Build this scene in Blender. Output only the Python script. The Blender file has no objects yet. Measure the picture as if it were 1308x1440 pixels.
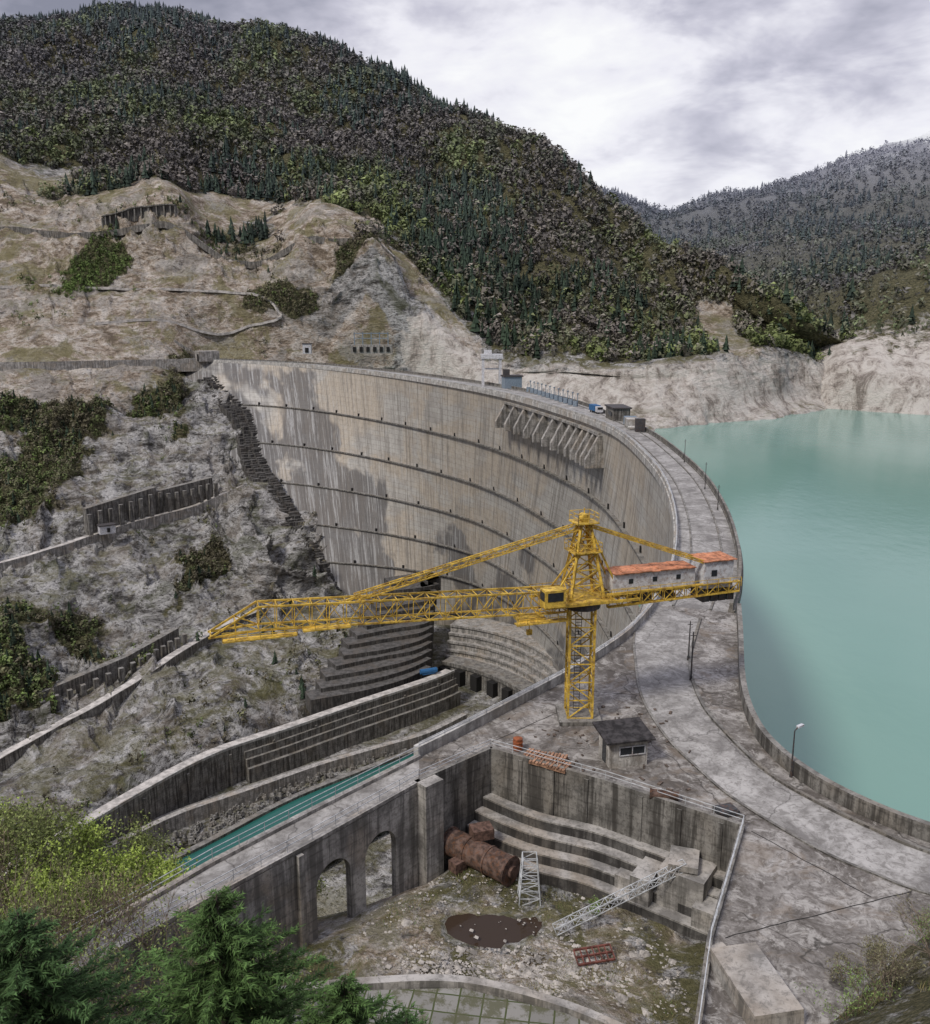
import bpy, math, random
import numpy as np
from mathutils import Vector
from mathutils.geometry import tessellate_polygon
random.seed(7); rng=np.random.default_rng(7)
scene=bpy.context.scene
COL=scene.collection

# ---------------------------------------------------------------- noise
def _h(ix,iy,iz):
    n=(ix.astype(np.int64)*374761393+iy.astype(np.int64)*668265263+iz.astype(np.int64)*2147483647)&0xffffffff
    n=((n^(n>>13))*1274126177)&0xffffffff
    n=n^(n>>16)
    return (n&0xffff)/65535.0
def vnoise(x,y,z):
    ix,iy,iz=np.floor(x),np.floor(y),np.floor(z)
    fx,fy,fz=x-ix,y-iy,z-iz
    fx=fx*fx*(3-2*fx);fy=fy*fy*(3-2*fy);fz=fz*fz*(3-2*fz)
    r=0
    for a in (0,1):
        for b in (0,1):
            for c in (0,1):
                w=(fx if a else 1-fx)*(fy if b else 1-fy)*(fz if c else 1-fz)
                r=r+w*_h(ix+a,iy+b,iz+c)
    return r*2-1
def fbm(x,y,z,s,o=4,ridge=False,seed=0):
    r=0;a=1;t=0
    for i in range(o):
        f=2**i/s
        v=vnoise(x*f+seed+i*17.3,y*f+seed*1.7+i*5.1,z*f+i*9.7)
        if ridge: v=1-2*np.abs(v)
        r=r+a*v;t+=a;a*=.5
    return r/t
def cr(P,n):
    P=[np.array(p,float) for p in P];o=[]
    for i in range(len(P)-1):
        p0=P[max(i-1,0)];p1=P[i];p2=P[i+1];p3=P[min(i+2,len(P)-1)]
        for k in range(n):
            t=k/n;o.append(.5*(2*p1+(p2-p0)*t+(2*p0-5*p1+4*p2-p3)*t*t+(3*p1-p0-3*p2+p3)*t**3))
    o.append(P[-1]);return np.array(o)
def sm(a,b,x):
    t=np.clip((x-a)/(b-a),0,1);return t*t*(3-2*t)

# ---------------------------------------------------------------- materials
class M:
    def __init__(s,name,rough=.85,spec=.3):
        s.m=bpy.data.materials.new(name);s.m.use_nodes=True;s.nt=s.m.node_tree
        s.p=s.nt.nodes['Principled BSDF'];s.p.inputs['Roughness'].default_value=rough
        s.p.inputs['Specular IOR Level'].default_value=spec
        tc=s.nt.nodes.new('ShaderNodeTexCoord');s.obj=tc.outputs['Object'];s.uv=tc.outputs['UV']
    def n(s,t): return s.nt.nodes.new(t)
    def l(s,a,b): s.nt.links.new(a,b)
    def map(s,v,sc=(1,1,1),loc=(0,0,0),rot=(0,0,0)):
        m=s.n('ShaderNodeMapping');s.l(v,m.inputs[0]);m.inputs['Scale'].default_value=sc;m.inputs['Location'].default_value=loc;m.inputs['Rotation'].default_value=rot;return m.outputs[0]
    def noise(s,sc,det=5,ro=.6,v=None,dist=0):
        x=s.n('ShaderNodeTexNoise');s.l(v if v is not None else s.obj,x.inputs['Vector'])
        x.inputs['Scale'].default_value=sc;x.inputs['Detail'].default_value=min(det,5);x.inputs['Roughness'].default_value=ro;x.inputs['Distortion'].default_value=dist
        return x.outputs['Fac']
    def warp(s,v,sc,amt):
        x=s.n('ShaderNodeTexNoise');s.l(v,x.inputs['Vector']);x.inputs['Scale'].default_value=sc;x.inputs['Detail'].default_value=3
        a=s.n('ShaderNodeVectorMath');a.operation='MULTIPLY_ADD';s.l(x.outputs['Color'],a.inputs[0]);a.inputs[1].default_value=(amt,)*3;s.l(v,a.inputs[2]);return a.outputs[0]
    def vor(s,sc,v=None,feat='DISTANCE_TO_EDGE'):
        x=s.n('ShaderNodeTexVoronoi');x.feature=feat;s.l(v if v is not None else s.obj,x.inputs['Vector']);x.inputs['Scale'].default_value=sc
        return x.outputs[0]
    def ramp(s,f,stops):
        r=s.n('ShaderNodeValToRGB');s.l(f,r.inputs[0]);e=r.color_ramp.elements
        while len(e)<len(stops): e.new(.5)
        for i,(p,c) in enumerate(stops):
            e[i].position=p
            if isinstance(c,(int,float)): c=(c,c,c)
            e[i].color=(*c,1)
        return r.outputs[0]
    def mix(s,f,a,b,bl='MIX'):
        x=s.n('ShaderNodeMix');x.data_type='RGBA';x.blend_type=bl
        for k,i in ((f,0),(a,6),(b,7)):
            if isinstance(k,(int,float)): x.inputs[i].default_value=k if i==0 else (k,k,k,1)
            elif isinstance(k,tuple): x.inputs[i].default_value=(*k,1)
            else: s.l(k,x.inputs[i])
        return x.outputs[2]
    def math(s,op,a,b=0,c=None):
        x=s.n('ShaderNodeMath');x.operation=op
        for i,k in enumerate((a,b) if c is None else (a,b,c)):
            if isinstance(k,(int,float)): x.inputs[i].default_value=k
            else: s.l(k,x.inputs[i])
        return x.outputs[0]
    def attr(s,nm):
        a=s.n('ShaderNodeAttribute');a.attribute_name=nm;sp=s.n('ShaderNodeSeparateColor');s.l(a.outputs['Color'],sp.inputs[0]);return a.outputs['Color'],sp.outputs
    def xyz(s,v=None):
        x=s.n('ShaderNodeSeparateXYZ');s.l(v if v is not None else s.obj,x.inputs[0]);return x.outputs
    def nz(s):
        g=s.n('ShaderNodeNewGeometry');return s.xyz(g.outputs['Normal'])[2]
    def col(s,c):
        if isinstance(c,tuple): s.p.inputs['Base Color'].default_value=(*c,1)
        else: s.l(c,s.p.inputs['Base Color'])
        return s
    def bump(s,h,st=.5,d=.1):
        b=s.n('ShaderNodeBump');b.inputs['Strength'].default_value=st;b.inputs['Distance'].default_value=d
        s.l(h,b.inputs['Height']);s.l(b.outputs[0],s.p.inputs['Normal']);return s

def concrete(name,base=(.33,.31,.29),dark=(.10,.095,.085),streak=.8,sc=1.0,warm=(.36,.29,.21),board=0):
    m=M(name,.9,.25)
    a=m.ramp(m.noise(.4*sc,5,.7),[(.40,tuple(x*.6 for x in base)),(.5,base),(.6,tuple(x*1.3 for x in base))])
    a=m.mix(m.ramp(m.noise(.12*sc,2,.6,dist=1),[(.5,0),(.62,.45)]),a,warm)
    st=m.noise(1.1*sc,5,.72,m.map(m.obj,(1,1,.07)))
    vert=m.math('SUBTRACT',1,m.math('ABSOLUTE',m.nz()))
    f=m.math('MULTIPLY',m.ramp(st,[(.46,0),(.58,streak)]),m.math('MULTIPLY_ADD',vert,.85,.06))
    a=m.mix(f,a,dark)
    g=m.noise(2.4*sc,5,.75,dist=.4)
    a=m.mix(m.ramp(g,[(.5,0),(.62,.6)]),a,tuple(x*1.4 for x in dark))
    if board:
        w=m.n('ShaderNodeTexWave');w.wave_type='BANDS';w.bands_direction='Z';w.inputs['Scale'].default_value=board;w.inputs['Distortion'].default_value=.6;w.inputs['Detail'].default_value=1
        m.l(m.obj,w.inputs[0])
        a=m.mix(m.math('MULTIPLY',m.math('MULTIPLY',m.ramp(w.outputs[1],[(0,.6),(.10,0)]),vert),m.ramp(st,[(.42,.2),(.6,1)])),a,dark)
    m.col(a);m.bump(m.noise(5*sc,3,.7),.4,.06)
    return m.m
def flat(name,c,rough=.7,var=.35,sc=3,metal=0,rust=None):
    m=M(name,rough,.3)
    a=m.ramp(m.noise(sc,4,.65),[(.4,tuple(x*(1-var) for x in c)),(.6,tuple(x*(1+var*.5) for x in c))])
    if rust: a=m.mix(m.ramp(m.noise(sc*1.7,4,.7,dist=.4),[(.5,0),(.62,rust)]),a,(.17,.075,.035))
    m.col(a);m.p.inputs['Metallic'].default_value=metal
    return m.m

CON=concrete('weathered_concrete',(.37,.352,.325),board=.35)
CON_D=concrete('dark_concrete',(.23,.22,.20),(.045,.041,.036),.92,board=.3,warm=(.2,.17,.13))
CON_DD=concrete('deep_dark_concrete',(.11,.105,.098),(.028,.026,.024),.9,warm=(.12,.10,.08))  # deepest concrete tone, also on the pit terrace risers
CON_L=concrete('pale_concrete',(.47,.46,.43),(.17,.16,.15),.6)
YEL=flat('yellow_crane_paint',(.68,.46,.075),.55,.35,1.2,rust=.65)
WHT=flat('grey_white_paint',(.62,.63,.65),.5,.2,1.5,rust=.5)
ORG=flat('rusty_orange_roof',(.60,.25,.13),.7,.4,1.5,rust=.5)
RUST=flat('rust',(.125,.082,.065),.85,.6,1.6,rust=.6)
DARK=flat('dark_opening',(.02,.019,.018),.9,.2)
RAIL=flat('galvanised_rail',(.55,.57,.58),.5,.25,2)
STEEL=flat('dark_steel',(.06,.062,.065),.6,.3,2,rust=.4)
GLASS=flat('window_glass',(.03,.035,.04),.12,.2)
BLUE=flat('blue_paint',(.03,.13,.30),.5,.3)
BGREY=flat('bluegrey_paint',(.22,.27,.32),.6,.3)
ROADM=flat('track_gravel',(.50,.47,.43),.95,.35,.3)
REDM=flat('red_oxide_paint',(.16,.06,.045),.8,.5,2)
BARK=flat('bark',(.085,.07,.055),.95,.4,4)
TWIG=flat('twigs',(.20,.16,.12),.95,.4,4)

def deckmat():
    m=M('platform_concrete',.85,.3)
    a=m.ramp(m.noise(.14,5,.78,dist=.8),[(.38,(.105,.092,.08)),(.46,(.18,.165,.148)),(.54,(.27,.252,.23)),(.63,(.42,.40,.372))])
    a=m.mix(m.ramp(m.noise(1.1,5,.78,dist=1.2),[(.46,0),(.60,.75)]),a,(.085,.074,.063))
    a=m.mix(m.ramp(m.noise(.6,5,.78,m.map(m.obj,loc=(40,9,0)),dist=.8),[(.53,0),(.62,.7)]),a,(.45,.43,.395))
    a=m.mix(m.ramp(m.noise(.25,3,.7,m.map(m.obj,loc=(4,90,0)),dist=1),[(.54,0),(.64,.5)]),a,(.18,.14,.10))
    a=m.mix(m.ramp(m.vor(.07,m.warp(m.map(m.obj,rot=(0,0,.6)),.5,2.2)),[(0,.85),(.006,0)]),a,(.04,.036,.03))
    m.col(a);m.bump(m.noise(4,4,.75),.6,.05);return m.m
DECK=deckmat()
def roadmat():
    m=M('road_concrete',.85,.3)
    a=m.ramp(m.noise(.22,5,.75,dist=.6),[(.38,(.20,.19,.178)),(.5,(.32,.308,.288)),(.62,(.46,.445,.42))])
    a=m.mix(m.ramp(m.noise(1.6,5,.76,dist=.8),[(.48,0),(.60,.6)]),a,(.14,.13,.117))
    a=m.mix(m.ramp(m.vor(.08,m.warp(m.obj,.5,2)),[(0,.7),(.006,0)]),a,(.06,.055,.05))
    m.col(a);m.bump(m.noise(5,3,.7),.45,.03);return m.m
ROAD=roadmat()

def dammat():
    m=M('arch_dam_concrete',.9,.25)
    ux=m.xyz(m.uv)
    br=m.n('ShaderNodeTexBrick');m.l(m.uv,br.inputs['Vector']);br.offset=0;br.inputs['Scale'].default_value=1
    br.inputs['Brick Width'].default_value=16;br.inputs['Row Height'].default_value=3.0;br.inputs['Mortar Size'].default_value=.10;br.inputs['Mortar Smooth'].default_value=.3
    br.inputs['Color1'].default_value=(.39,.37,.335,1);br.inputs['Color2'].default_value=(.46,.445,.405,1);br.inputs['Mortar'].default_value=(.24,.223,.197,1)
    a=br.outputs[0]
    big=m.noise(1,4,.62,m.map(m.uv,(.014,.03,1)),dist=.8)
    a=m.mix(m.ramp(big,[(.44,0),(.56,.55)]),a,(.45,.37,.27))
    a=m.mix(m.ramp(m.noise(1,4,.7,m.map(m.uv,(.05,.02,1),loc=(9,9,0))),[(.5,0),(.64,.45)]),a,(.27,.255,.232))
    st=m.noise(1,5,.78,m.map(m.uv,(.35,.016,1)))
    a=m.mix(m.ramp(st,[(.49,0),(.59,.65)]),a,(.165,.15,.13))
    st2=m.noise(1,5,.78,m.map(m.uv,(.9,.025,1),loc=(7,3,0)))
    a=m.mix(m.ramp(st2,[(.54,0),(.64,.6)]),a,(.62,.61,.58))
    wet=m.noise(1,4,.55,m.map(m.uv,(.016,.022,1),loc=(3,1,0)),dist=.3)
    left=m.ramp(m.math('MULTIPLY_ADD',ux[0],-1/330.,1.0),[(.12,0),(.62,.30)])
    depth=m.ramp(m.math('MULTIPLY',ux[1],-1/150.),[(.12,0),(.75,.30)])
    w=m.math('ADD',m.math('ADD',wet,left),depth)
    wm=m.ramp(w,[(.79,0),(.84,1)])
    a=m.mix(m.math('MULTIPLY',wm,.78),a,(.095,.092,.093))
    w2=m.noise(1,5,.78,m.map(m.uv,(.28,.02,1),loc=(17,3,0)))
    a=m.mix(m.math('MULTIPLY',wm,m.ramp(w2,[(.52,0),(.58,.7)])),a,(.42,.42,.41))
    a=m.mix(m.ramp(m.noise(.4,5,.78),[(.48,0),(.66,.35)]),a,(.13,.12,.11))
    m.col(a);m.bump(m.noise(1.2,4,.7),.5,.25);return m.m
DAM=dammat()

def terrainmat(name,cloud=False,near=False):
    m=M(name,.95,.1)
    _,k=m.attr('mask')
    s=7 if near else 1
    wv=m.map(m.obj,(1,1,2.2),rot=(.45,.5,0))
    strata=m.noise(.06*s,5,.82,wv,dist=.35)
    rock=m.ramp(strata,[(.37,(.065,.061,.057)),(.435,(.22,.212,.20)),(.49,(.40,.39,.372)),(.57,(.64,.625,.60))])  # relief contrast baked into the rock colour, bump lows dark
    fine=m.noise(.35*s,5,.82,wv,dist=.25)
    rock=m.mix(m.ramp(fine,[(.40,.9),(.48,0)]),rock,(.07,.064,.056))  # crevice dirt and shade put into the colour along bump lows
    med=m.noise(.03*s,5,.72,m.map(m.obj,loc=(9,2,7)),dist=.5)
    rock=m.mix(m.ramp(med,[(.52,0),(.60,.4)]),rock,(.29,.24,.18))
    rock=m.mix(m.math('MULTIPLY',m.ramp(med,[(.38,1),(.44,0)]),.5),rock,(.11,.12,.055))
    och=m.ramp(strata,[(.39,(.19,.15,.11)),(.455,(.39,.315,.24)),(.515,(.56,.48,.395)),(.60,(.75,.69,.61))])
    och=m.mix(m.ramp(m.noise(.025*s,5,.75,m.map(m.obj,loc=(50,20,0)),dist=.4),[(.50,0),(.56,.75)]),och,(.25,.23,.11))
    och=m.mix(m.ramp(m.noise(.02*s,5,.75,m.map(m.obj,loc=(5,70,3)),dist=.4),[(.52,0),(.58,.6)]),och,(.45,.43,.40))
    och=m.mix(m.ramp(fine,[(.41,.65),(.48,0)]),och,(.14,.115,.08))  # same baked crevice darkening on the ochre ground
    pale=m.ramp(m.noise(.08,5,.8,m.map(m.obj,(1,1,.4)),dist=.5),[(.38,(.30,.26,.225)),(.46,(.57,.51,.45)),(.56,(.77,.72,.65))])
    grass=m.ramp(fine,[(.40,(.06,.058,.034)),(.5,(.115,.11,.06)),(.6,(.22,.20,.115))])
    brk=m.noise(.06*s,5,.78,dist=.5)
    def f(o,lo=.40,hi=.60): return m.ramp(m.math('ADD',m.math('MULTIPLY_ADD',brk,1.6,-.8),o),[(lo,0),(hi,1)])
    a=m.mix(f(k[2]),rock,och)
    a=m.mix(f(k[1]),a,pale)
    a=m.mix(f(k[0]),a,grass)
    if not cloud:
        a=m.mix(m.math('MULTIPLY',m.ramp(m.nz(),[(.82,0),(.94,.6)]),m.ramp(brk,[(.44,0),(.54,1)])),a,(.17,.16,.075))
    else:
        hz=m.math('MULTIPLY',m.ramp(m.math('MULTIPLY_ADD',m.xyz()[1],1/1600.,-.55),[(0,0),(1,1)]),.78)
        a=m.mix(hz,a,(.22,.24,.29))  # distance haze mixed into the ground's base colour
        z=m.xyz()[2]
        a=m.mix(m.ramp(m.math('MULTIPLY',z,1/520.),[(.45,0),(.85,.85)]),a,(.42,.43,.49))  # altitude mist painted into the base colour, stronger with height
    m.col(a)
    m.bump(m.math('ADD',fine,m.math('MULTIPLY',strata,2)),1.0,3.0/s)
    if cloud:
        t=m.math('ADD',m.math('MULTIPLY',z,1/520.),m.math('MULTIPLY',m.math('SUBTRACT',m.noise(.004,4,.6),.5),.9))
        fac=m.ramp(t,[(.60,0),(.92,1)])
        tr=m.n('ShaderNodeBsdfTransparent');mx=m.n('ShaderNodeMixShader');m.l(fac,mx.inputs[0]);m.l(m.p.outputs[0],mx.inputs[1]);m.l(tr.outputs[0],mx.inputs[2])
        m.l(mx.outputs[0],m.nt.nodes['Material Output'].inputs[0])
    return m.m
T_A=terrainmat('mountain_ground')
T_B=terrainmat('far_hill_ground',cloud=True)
T_N=terrainmat('near_ground',near=True)
def folmat(name):
    m=M(name,.8,.15);c,_=m.attr('tint');m.col(c);return m.m
FOL=folmat('foliage')

def water(name,c1,c2,rough,bs,bd):
    m=M(name,rough,.5)
    a=m.ramp(m.noise(.006,4,.55,m.map(m.obj,(1,.45,1)),dist=.6),[(.4,c1),(.6,c2)])
    m.col(a)
    h=m.math('ADD',m.noise(bs,4,.6,m.map(m.obj,(1,.6,1))),m.math('MULTIPLY',m.noise(bs*.12,3,.5),1.5))
    m.bump(h,.35,bd);m.p.inputs['IOR'].default_value=1.33
    return m.m
LAKE=water('reservoir_water',(.165,.315,.265),(.20,.355,.305),.14,.25,.25)
RIV=water('river_water',(.02,.10,.085),(.03,.13,.11),.12,.4,.15)
PUD=water('puddle_water',(.045,.03,.02),(.06,.042,.03),.04,1.5,.02)

# ---------------------------------------------------------------- mesh builder
def mesh_obj(name,V,F,mats,mi=None,parent=None,smooth=False):
    me=bpy.data.meshes.new(name);me.from_pydata([tuple(map(float,v)) for v in V],[],F)
    for mt in (mats if isinstance(mats,(list,tuple)) else [mats]): me.materials.append(mt)
    if mi is not None: me.polygons.foreach_set('material_index',mi)
    if smooth: me.polygons.foreach_set('use_smooth',[True]*len(me.polygons))
    me.update();o=bpy.data.objects.new(name,me);COL.objects.link(o)
    if parent: o.parent=parent
    return o
def empty(name):
    e=bpy.data.objects.new(name,None);COL.objects.link(e);e.empty_display_size=.5;return e
class B:
    def __init__(s): s.V=[];s.F=[];s.I=[];s.mi=0
    def add(s,V,F):
        o=len(s.V);s.V+=[tuple(v) for v in V]
        for f in F: s.F.append(tuple(i+o for i in f));s.I.append(s.mi)
    def box(s,c,d,rz=0,taper=1.0):
        x,y,z=d[0]/2,d[1]/2,d[2]/2;co,si=math.cos(rz),math.sin(rz);V=[]
        for k in (-1,1):
            t=taper if k>0 else 1
            for i,j in ((-1,-1),(1,-1),(1,1),(-1,1)):
                a,b=i*x*t,j*y*t;V.append((c[0]+a*co-b*si,c[1]+a*si+b*co,c[2]+k*z))
        s.add(V,[(3,2,1,0),(4,5,6,7),(0,1,5,4),(1,2,6,5),(2,3,7,6),(3,0,4,7)])
    def strut(s,p,q,r,r2=None,n=4):
        p,q=Vector(p),Vector(q);d=q-p
        if d.length<1e-5:return
        d.normalize();u=d.cross(Vector((0,0,1)))
        if u.length<.05:u=d.cross(Vector((1,0,0)))
        u.normalize();v=d.cross(u);r2=r if r2 is None else r2;V=[]
        for c,rr in ((p,r),(q,r2)):
            for i in range(n):
                a=2*math.pi*(i+.5)/n;V.append(c+(u*math.cos(a)+v*math.sin(a))*rr)
        F=[(i,(i+1)%n,n+(i+1)%n,n+i) for i in range(n)]+[tuple(range(n-1,-1,-1)),tuple(range(n,2*n))]
        s.add(V,F)
    def sweep(s,P,o0,o1,z0,z1,closed=False):
        """box section along polyline; o0/o1 lateral offsets (left of travel is +); z relative to point z"""
        P=[(float(p[0]),float(p[1]),float(p[2]) if len(p)>2 else 0.0) for p in P];n=len(P);V=[]
        for i,p in enumerate(P):
            a=P[max(i-1,0)];b=P[min(i+1,n-1)]
            t=np.array([b[0]-a[0],b[1]-a[1]]);t=t/max(np.hypot(*t),1e-6);nn=(-t[1],t[0])
            for o,z in ((o0,z0),(o1,z0),(o1,z1),(o0,z1)): V.append((p[0]+nn[0]*o,p[1]+nn[1]*o,p[2]+z))
        F=[]
        for i in range(n-1):
            for k in range(4): F.append((4*i+k,4*i+(k+1)%4,4*i+4+(k+1)%4,4*i+4+k))
        F+=[(3,2,1,0),tuple(4*(n-1)+k for k in range(4))]
        s.add(V,F)
    def prism(s,poly,z0,z1):
        n=len(poly);V=[(x,y,z0) for x,y in poly]+[(x,y,z1) for x,y in poly]
        tri=tessellate_polygon([[Vector((x,y,0)) for x,y in poly]])
        F=[tuple(t) for t in tri]+[tuple(i+n for i in t) for t in tri]+[(i,(i+1)%n,n+(i+1)%n,n+i) for i in range(n)]
        s.add(V,F)
    def truss(s,p,q,w0,h0,w1,h1,n,rc,rb,up=(0,0,1),side=None):
        p,q=Vector(p),Vector(q);d=(q-p).normalized();up=Vector(up)
        sd=Vector(side) if side else d.cross(up);sd.normalize();up=sd.cross(d).normalized()
        C=[]
        for i in range(n+1):
            t=i/n;c=p.lerp(q,t);w=(w0+(w1-w0)*t)/2;h=(h0+(h1-h0)*t)/2
            C.append([c+sd*a*w+up*b*h for a,b in ((-1,-1),(1,-1),(1,1),(-1,1))])
        for k in range(4): s.strut(C[0][k],C[n][k],rc)
        for i in range(n+1):
            for k in range(4): s.strut(C[i][k],C[i][(k+1)%4],rb)
            if i<n:
                for k in range(4):
                    a,b=(k,(k+1)%4) if i%2 else ((k+1)%4,k)
                    s.strut(C[i][a],C[i+1][b],rb)
    def cyl(s,p,q,r,n=18): s.strut(p,q,r,r,n)
    def build(s,name,mats,parent=None,smooth=False): return mesh_obj(name,s.V,s.F,mats,s.I,parent,smooth)
def dense(P,step):
    P=[np.array(p,float) for p in P];o=[]
    for a,b in zip(P[:-1],P[1:]):
        n=max(1,int(np.linalg.norm(b-a)/step))
        for k in range(n): o.append(a+(b-a)*k/n)
    o.append(P[-1]);return o
def railing(b,P,z0,h=1.0,step=2.2,r=.035):
    P=[(p[0],p[1],(p[2] if len(p)>2 else 0)+z0) for p in P]
    D=dense(P,step)
    for p in D: b.strut(p,(p[0],p[1],p[2]+h),r)
    for k in (1,.55):
        for a,c in zip(D[:-1],D[1:]): b.strut((a[0],a[1],a[2]+h*k),(c[0],c[1],c[2]+h*k),r)

# ---------------------------------------------------------------- terrain from contour nets
def resample(net,nc,nr):
    net=np.array(net,float)
    def interp(A,ns):
        out=[];n=len(A)
        for i in range(n-1):
            p0,p1,p2,p3=A[max(i-1,0)],A[i],A[i+1],A[min(i+2,n-1)]
            m=ns[i] if isinstance(ns,(list,tuple)) else ns
            for k in range(m):
                t=k/m;out.append(.5*(2*p1+(p2-p0)*t+(2*p0-5*p1+4*p2-p3)*t*t+(3*p1-p0-3*p2+p3)*t**3))
        out.append(A[-1]);return np.array(out)
    a=interp(net,nr);a=interp(a.transpose(1,0,2),nc).transpose(1,0,2);return a
def grid_faces(R,C):
    i=np.arange(R-1)[:,None]*C+np.arange(C-1)[None,:]
    return np.stack([i,i+1,i+C+1,i+C],-1).reshape(-1,4)
def grid_mesh(name,P,mat,mask=None,uv=None,smooth=True):
    R,C=P.shape[:2];V=P.reshape(-1,3);F=grid_faces(R,C)
    me=bpy.data.meshes.new(name);me.vertices.add(len(V));me.vertices.foreach_set('co',V.astype(np.float32).ravel())
    me.loops.add(F.size);me.loops.foreach_set('vertex_index',F.ravel().astype(np.int32))
    me.polygons.add(len(F));me.polygons.foreach_set('loop_start',np.arange(0,F.size,4,dtype=np.int32));me.polygons.foreach_set('loop_total',np.full(len(F),4,np.int32))
    me.update(calc_edges=True);me.validate()
    me.polygons.foreach_set('use_smooth',[smooth]*len(me.polygons))
    if mask is not None:
        at=me.attributes.new('mask','FLOAT_COLOR','POINT');c=np.ones((len(V),4),np.float32);c[:,:3]=mask.reshape(-1,3);at.data.foreach_set('color',c.ravel())
    if uv is not None:
        l=me.uv_layers.new(name='UVMap');l.data.foreach_set('uv',uv.reshape(-1,2)[F.ravel()].astype(np.float32).ravel())
    me.materials.append(mat);o=bpy.data.objects.new(name,me);COL.objects.link(o);return o
def gnormals(P):
    a=np.gradient(P,axis=1);b=np.gradient(P,axis=0);n=np.cross(a,b);n/=np.linalg.norm(n,axis=2,keepdims=True)+1e-9
    n*=np.where(n[...,2:3]<0,-1,1);return n

R_=[(-1186,1700,486),(-969,1650,482),(-848,1650,486),(-692,1600,490),(-586,1600,502),(-478,1550,486),(-387,1500,458),(-300,1450,435),(-209,1400,402),(-123,1350,357),(-52,1300,310),(43,1250,273),(126,1150,208),(197,1050,123),(253,950,73),(298,900,37),(328,880,4),(387,900,-18)]
M1=[(-949,1350,348),(-788,1330,348),(-674,1300,341),(-560,1280,341),(-467,1260,340),(-387,1240,331),(-316,1210,308),(-248,1180,285),(-175,1150,247),(-104,1120,225),(-44,1080,196),(36,1040,160),(109,980,125),(176,930,72),(236,880,44),(286,860,24),(321,860,1),(379,880,-20)]
M2=[(-817,1150,255),(-676,1130,255),(-575,1100,253),(-478,1080,234),(-398,1060,230),(-328,1040,234),(-271,1020,202),(-214,1000,170),(-152,990,183),(-90,960,158),(-38,930,120),(32,890,71),(97,860,51),(159,830,31),(219,810,22),(273,820,16),(314,840,-1),(371,860,-22)]
T_=[(-699,980,205),(-583,970,204),(-505,960,202),(-421,940,162),(-350,920,161),(-287,900,166),(-240,890,117),(-191,880,103),(-135,870,134),(-80,840,100),(-34,810,44),(28,770,2),(85,745,-1),(140,725,-2),(200,735,3),(261,780,7),(305,815,0),(362,840,-24)]
Um=[(-607,830,87),(-511,830,90),(-447,830,93),(-373,820,87),(-315,815,80),(-264,810,74),(-220,805,62),(-176,805,62),(-127,810,74),(-77,800,56),(-33,785,26),(27,755,-9),(84,730,-13),(138,708,-17),(195,715,-12),(255,760,-15),(302,805,-18),(355,820,-35)]
Cr=[(-490,653,0),(-418,661,0),(-371,671,0),(-317,680,0),(-277,699,0),(-240,720,0),(-213,765,-1),(-173,775,2),(-126,790,3),(-76,785,3),(-33,775,1),(27,735,-22),(82,710,-28),(133,676,-36),(190,695,-30),(250,740,-34),(300,790,-36),(347,800,-46)]
Dn=[(-461,600,-61),(-388,600,-57),(-345,610,-53),(-295,620,-50),(-258,640,-42),(-221,655,-39),(-189,670,-38),(-162,715,-46),(-124,760,-57),(-78,775,-50),(-33,765,-45),(27,715,-50),(80,675,-50),(128,640,-49),(184,678,-48),(247,712,-48),(296,765,-48),(345,790,-60)]
Mn=[(-351,440,-109),(-308,460,-108),(-277,475,-105),(-245,500,-101),(-219,530,-97),(-194,560,-92),(-169,585,-89),(-135,585,-83),(-113,680,-97),(-70,700,-101),(-30,730,-90),(27,700,-60),(78,660,-60),(125,625,-58),(182,660,-58),(245,695,-58),(292,745,-58),(342,775,-68)]
Nn=[(-317,390,-131),(-273,400,-128),(-239,400,-124),(-210,420,-121),(-194,460,-120),(-173,490,-117),(-152,520,-114),(-122,520,-109),(-95,563,-112),(-66,640,-143),(-28,690,-140),(27,680,-80),(76,640,-75),(122,605,-72),(180,640,-70),(243,675,-70),(290,725,-70),(340,760,-78)]
Ln=[(-261,310,-152),(-226,320,-149),(-200,325,-142),(-180,350,-138),(-162,375,-138),(-148,410,-134),(-134,450,-133),(-114,480,-131),(-87,510,-137),(-54,520,-150),(-25,560,-174),(27,640,-120),(74,620,-95),(120,590,-90),(178,620,-85),(240,655,-85),(288,700,-85),(338,740,-90)]
Kn=[(-214,250,-135),(-183,255,-135),(-163,262,-136),(-150,290,-137),(-132,315,-137),(-120,345,-138),(-105,370,-136),(-88,400,-139),(-66,420,-139),(-42,440,-146),(-18,470,-160),(27,600,-160),(72,600,-120),(118,570,-110),(176,600,-100),(238,640,-100),(286,680,-100),(336,720,-100)]
K2=[(-150,225,-158),(-150,250,-158),(-148,262,-158),(-138,285,-158),(-120,310,-158),(-106,340,-158),(-88,360,-158),(-72,380,-158),(-50,395,-160),(-25,420,-165),(0,450,-175),(27,560,-190),(70,570,-160),(116,550,-140),(174,580,-130),(236,620,-130),(284,660,-130),(334,700,-130)]
NET=[R_,M1,M2,T_,Um,Cr,Dn,Mn,Nn,Ln,Kn,K2]
back=[(x,y+500,z-260) for x,y,z in R_]
NET=[back]+NET
W=[1,1,1,1,.85,.9,.15,1,.45,1,.45,.3,.3]
FOR=[1,1,1,1,.55,0,0,0,0,0,0,0,0]
net=[]
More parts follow.
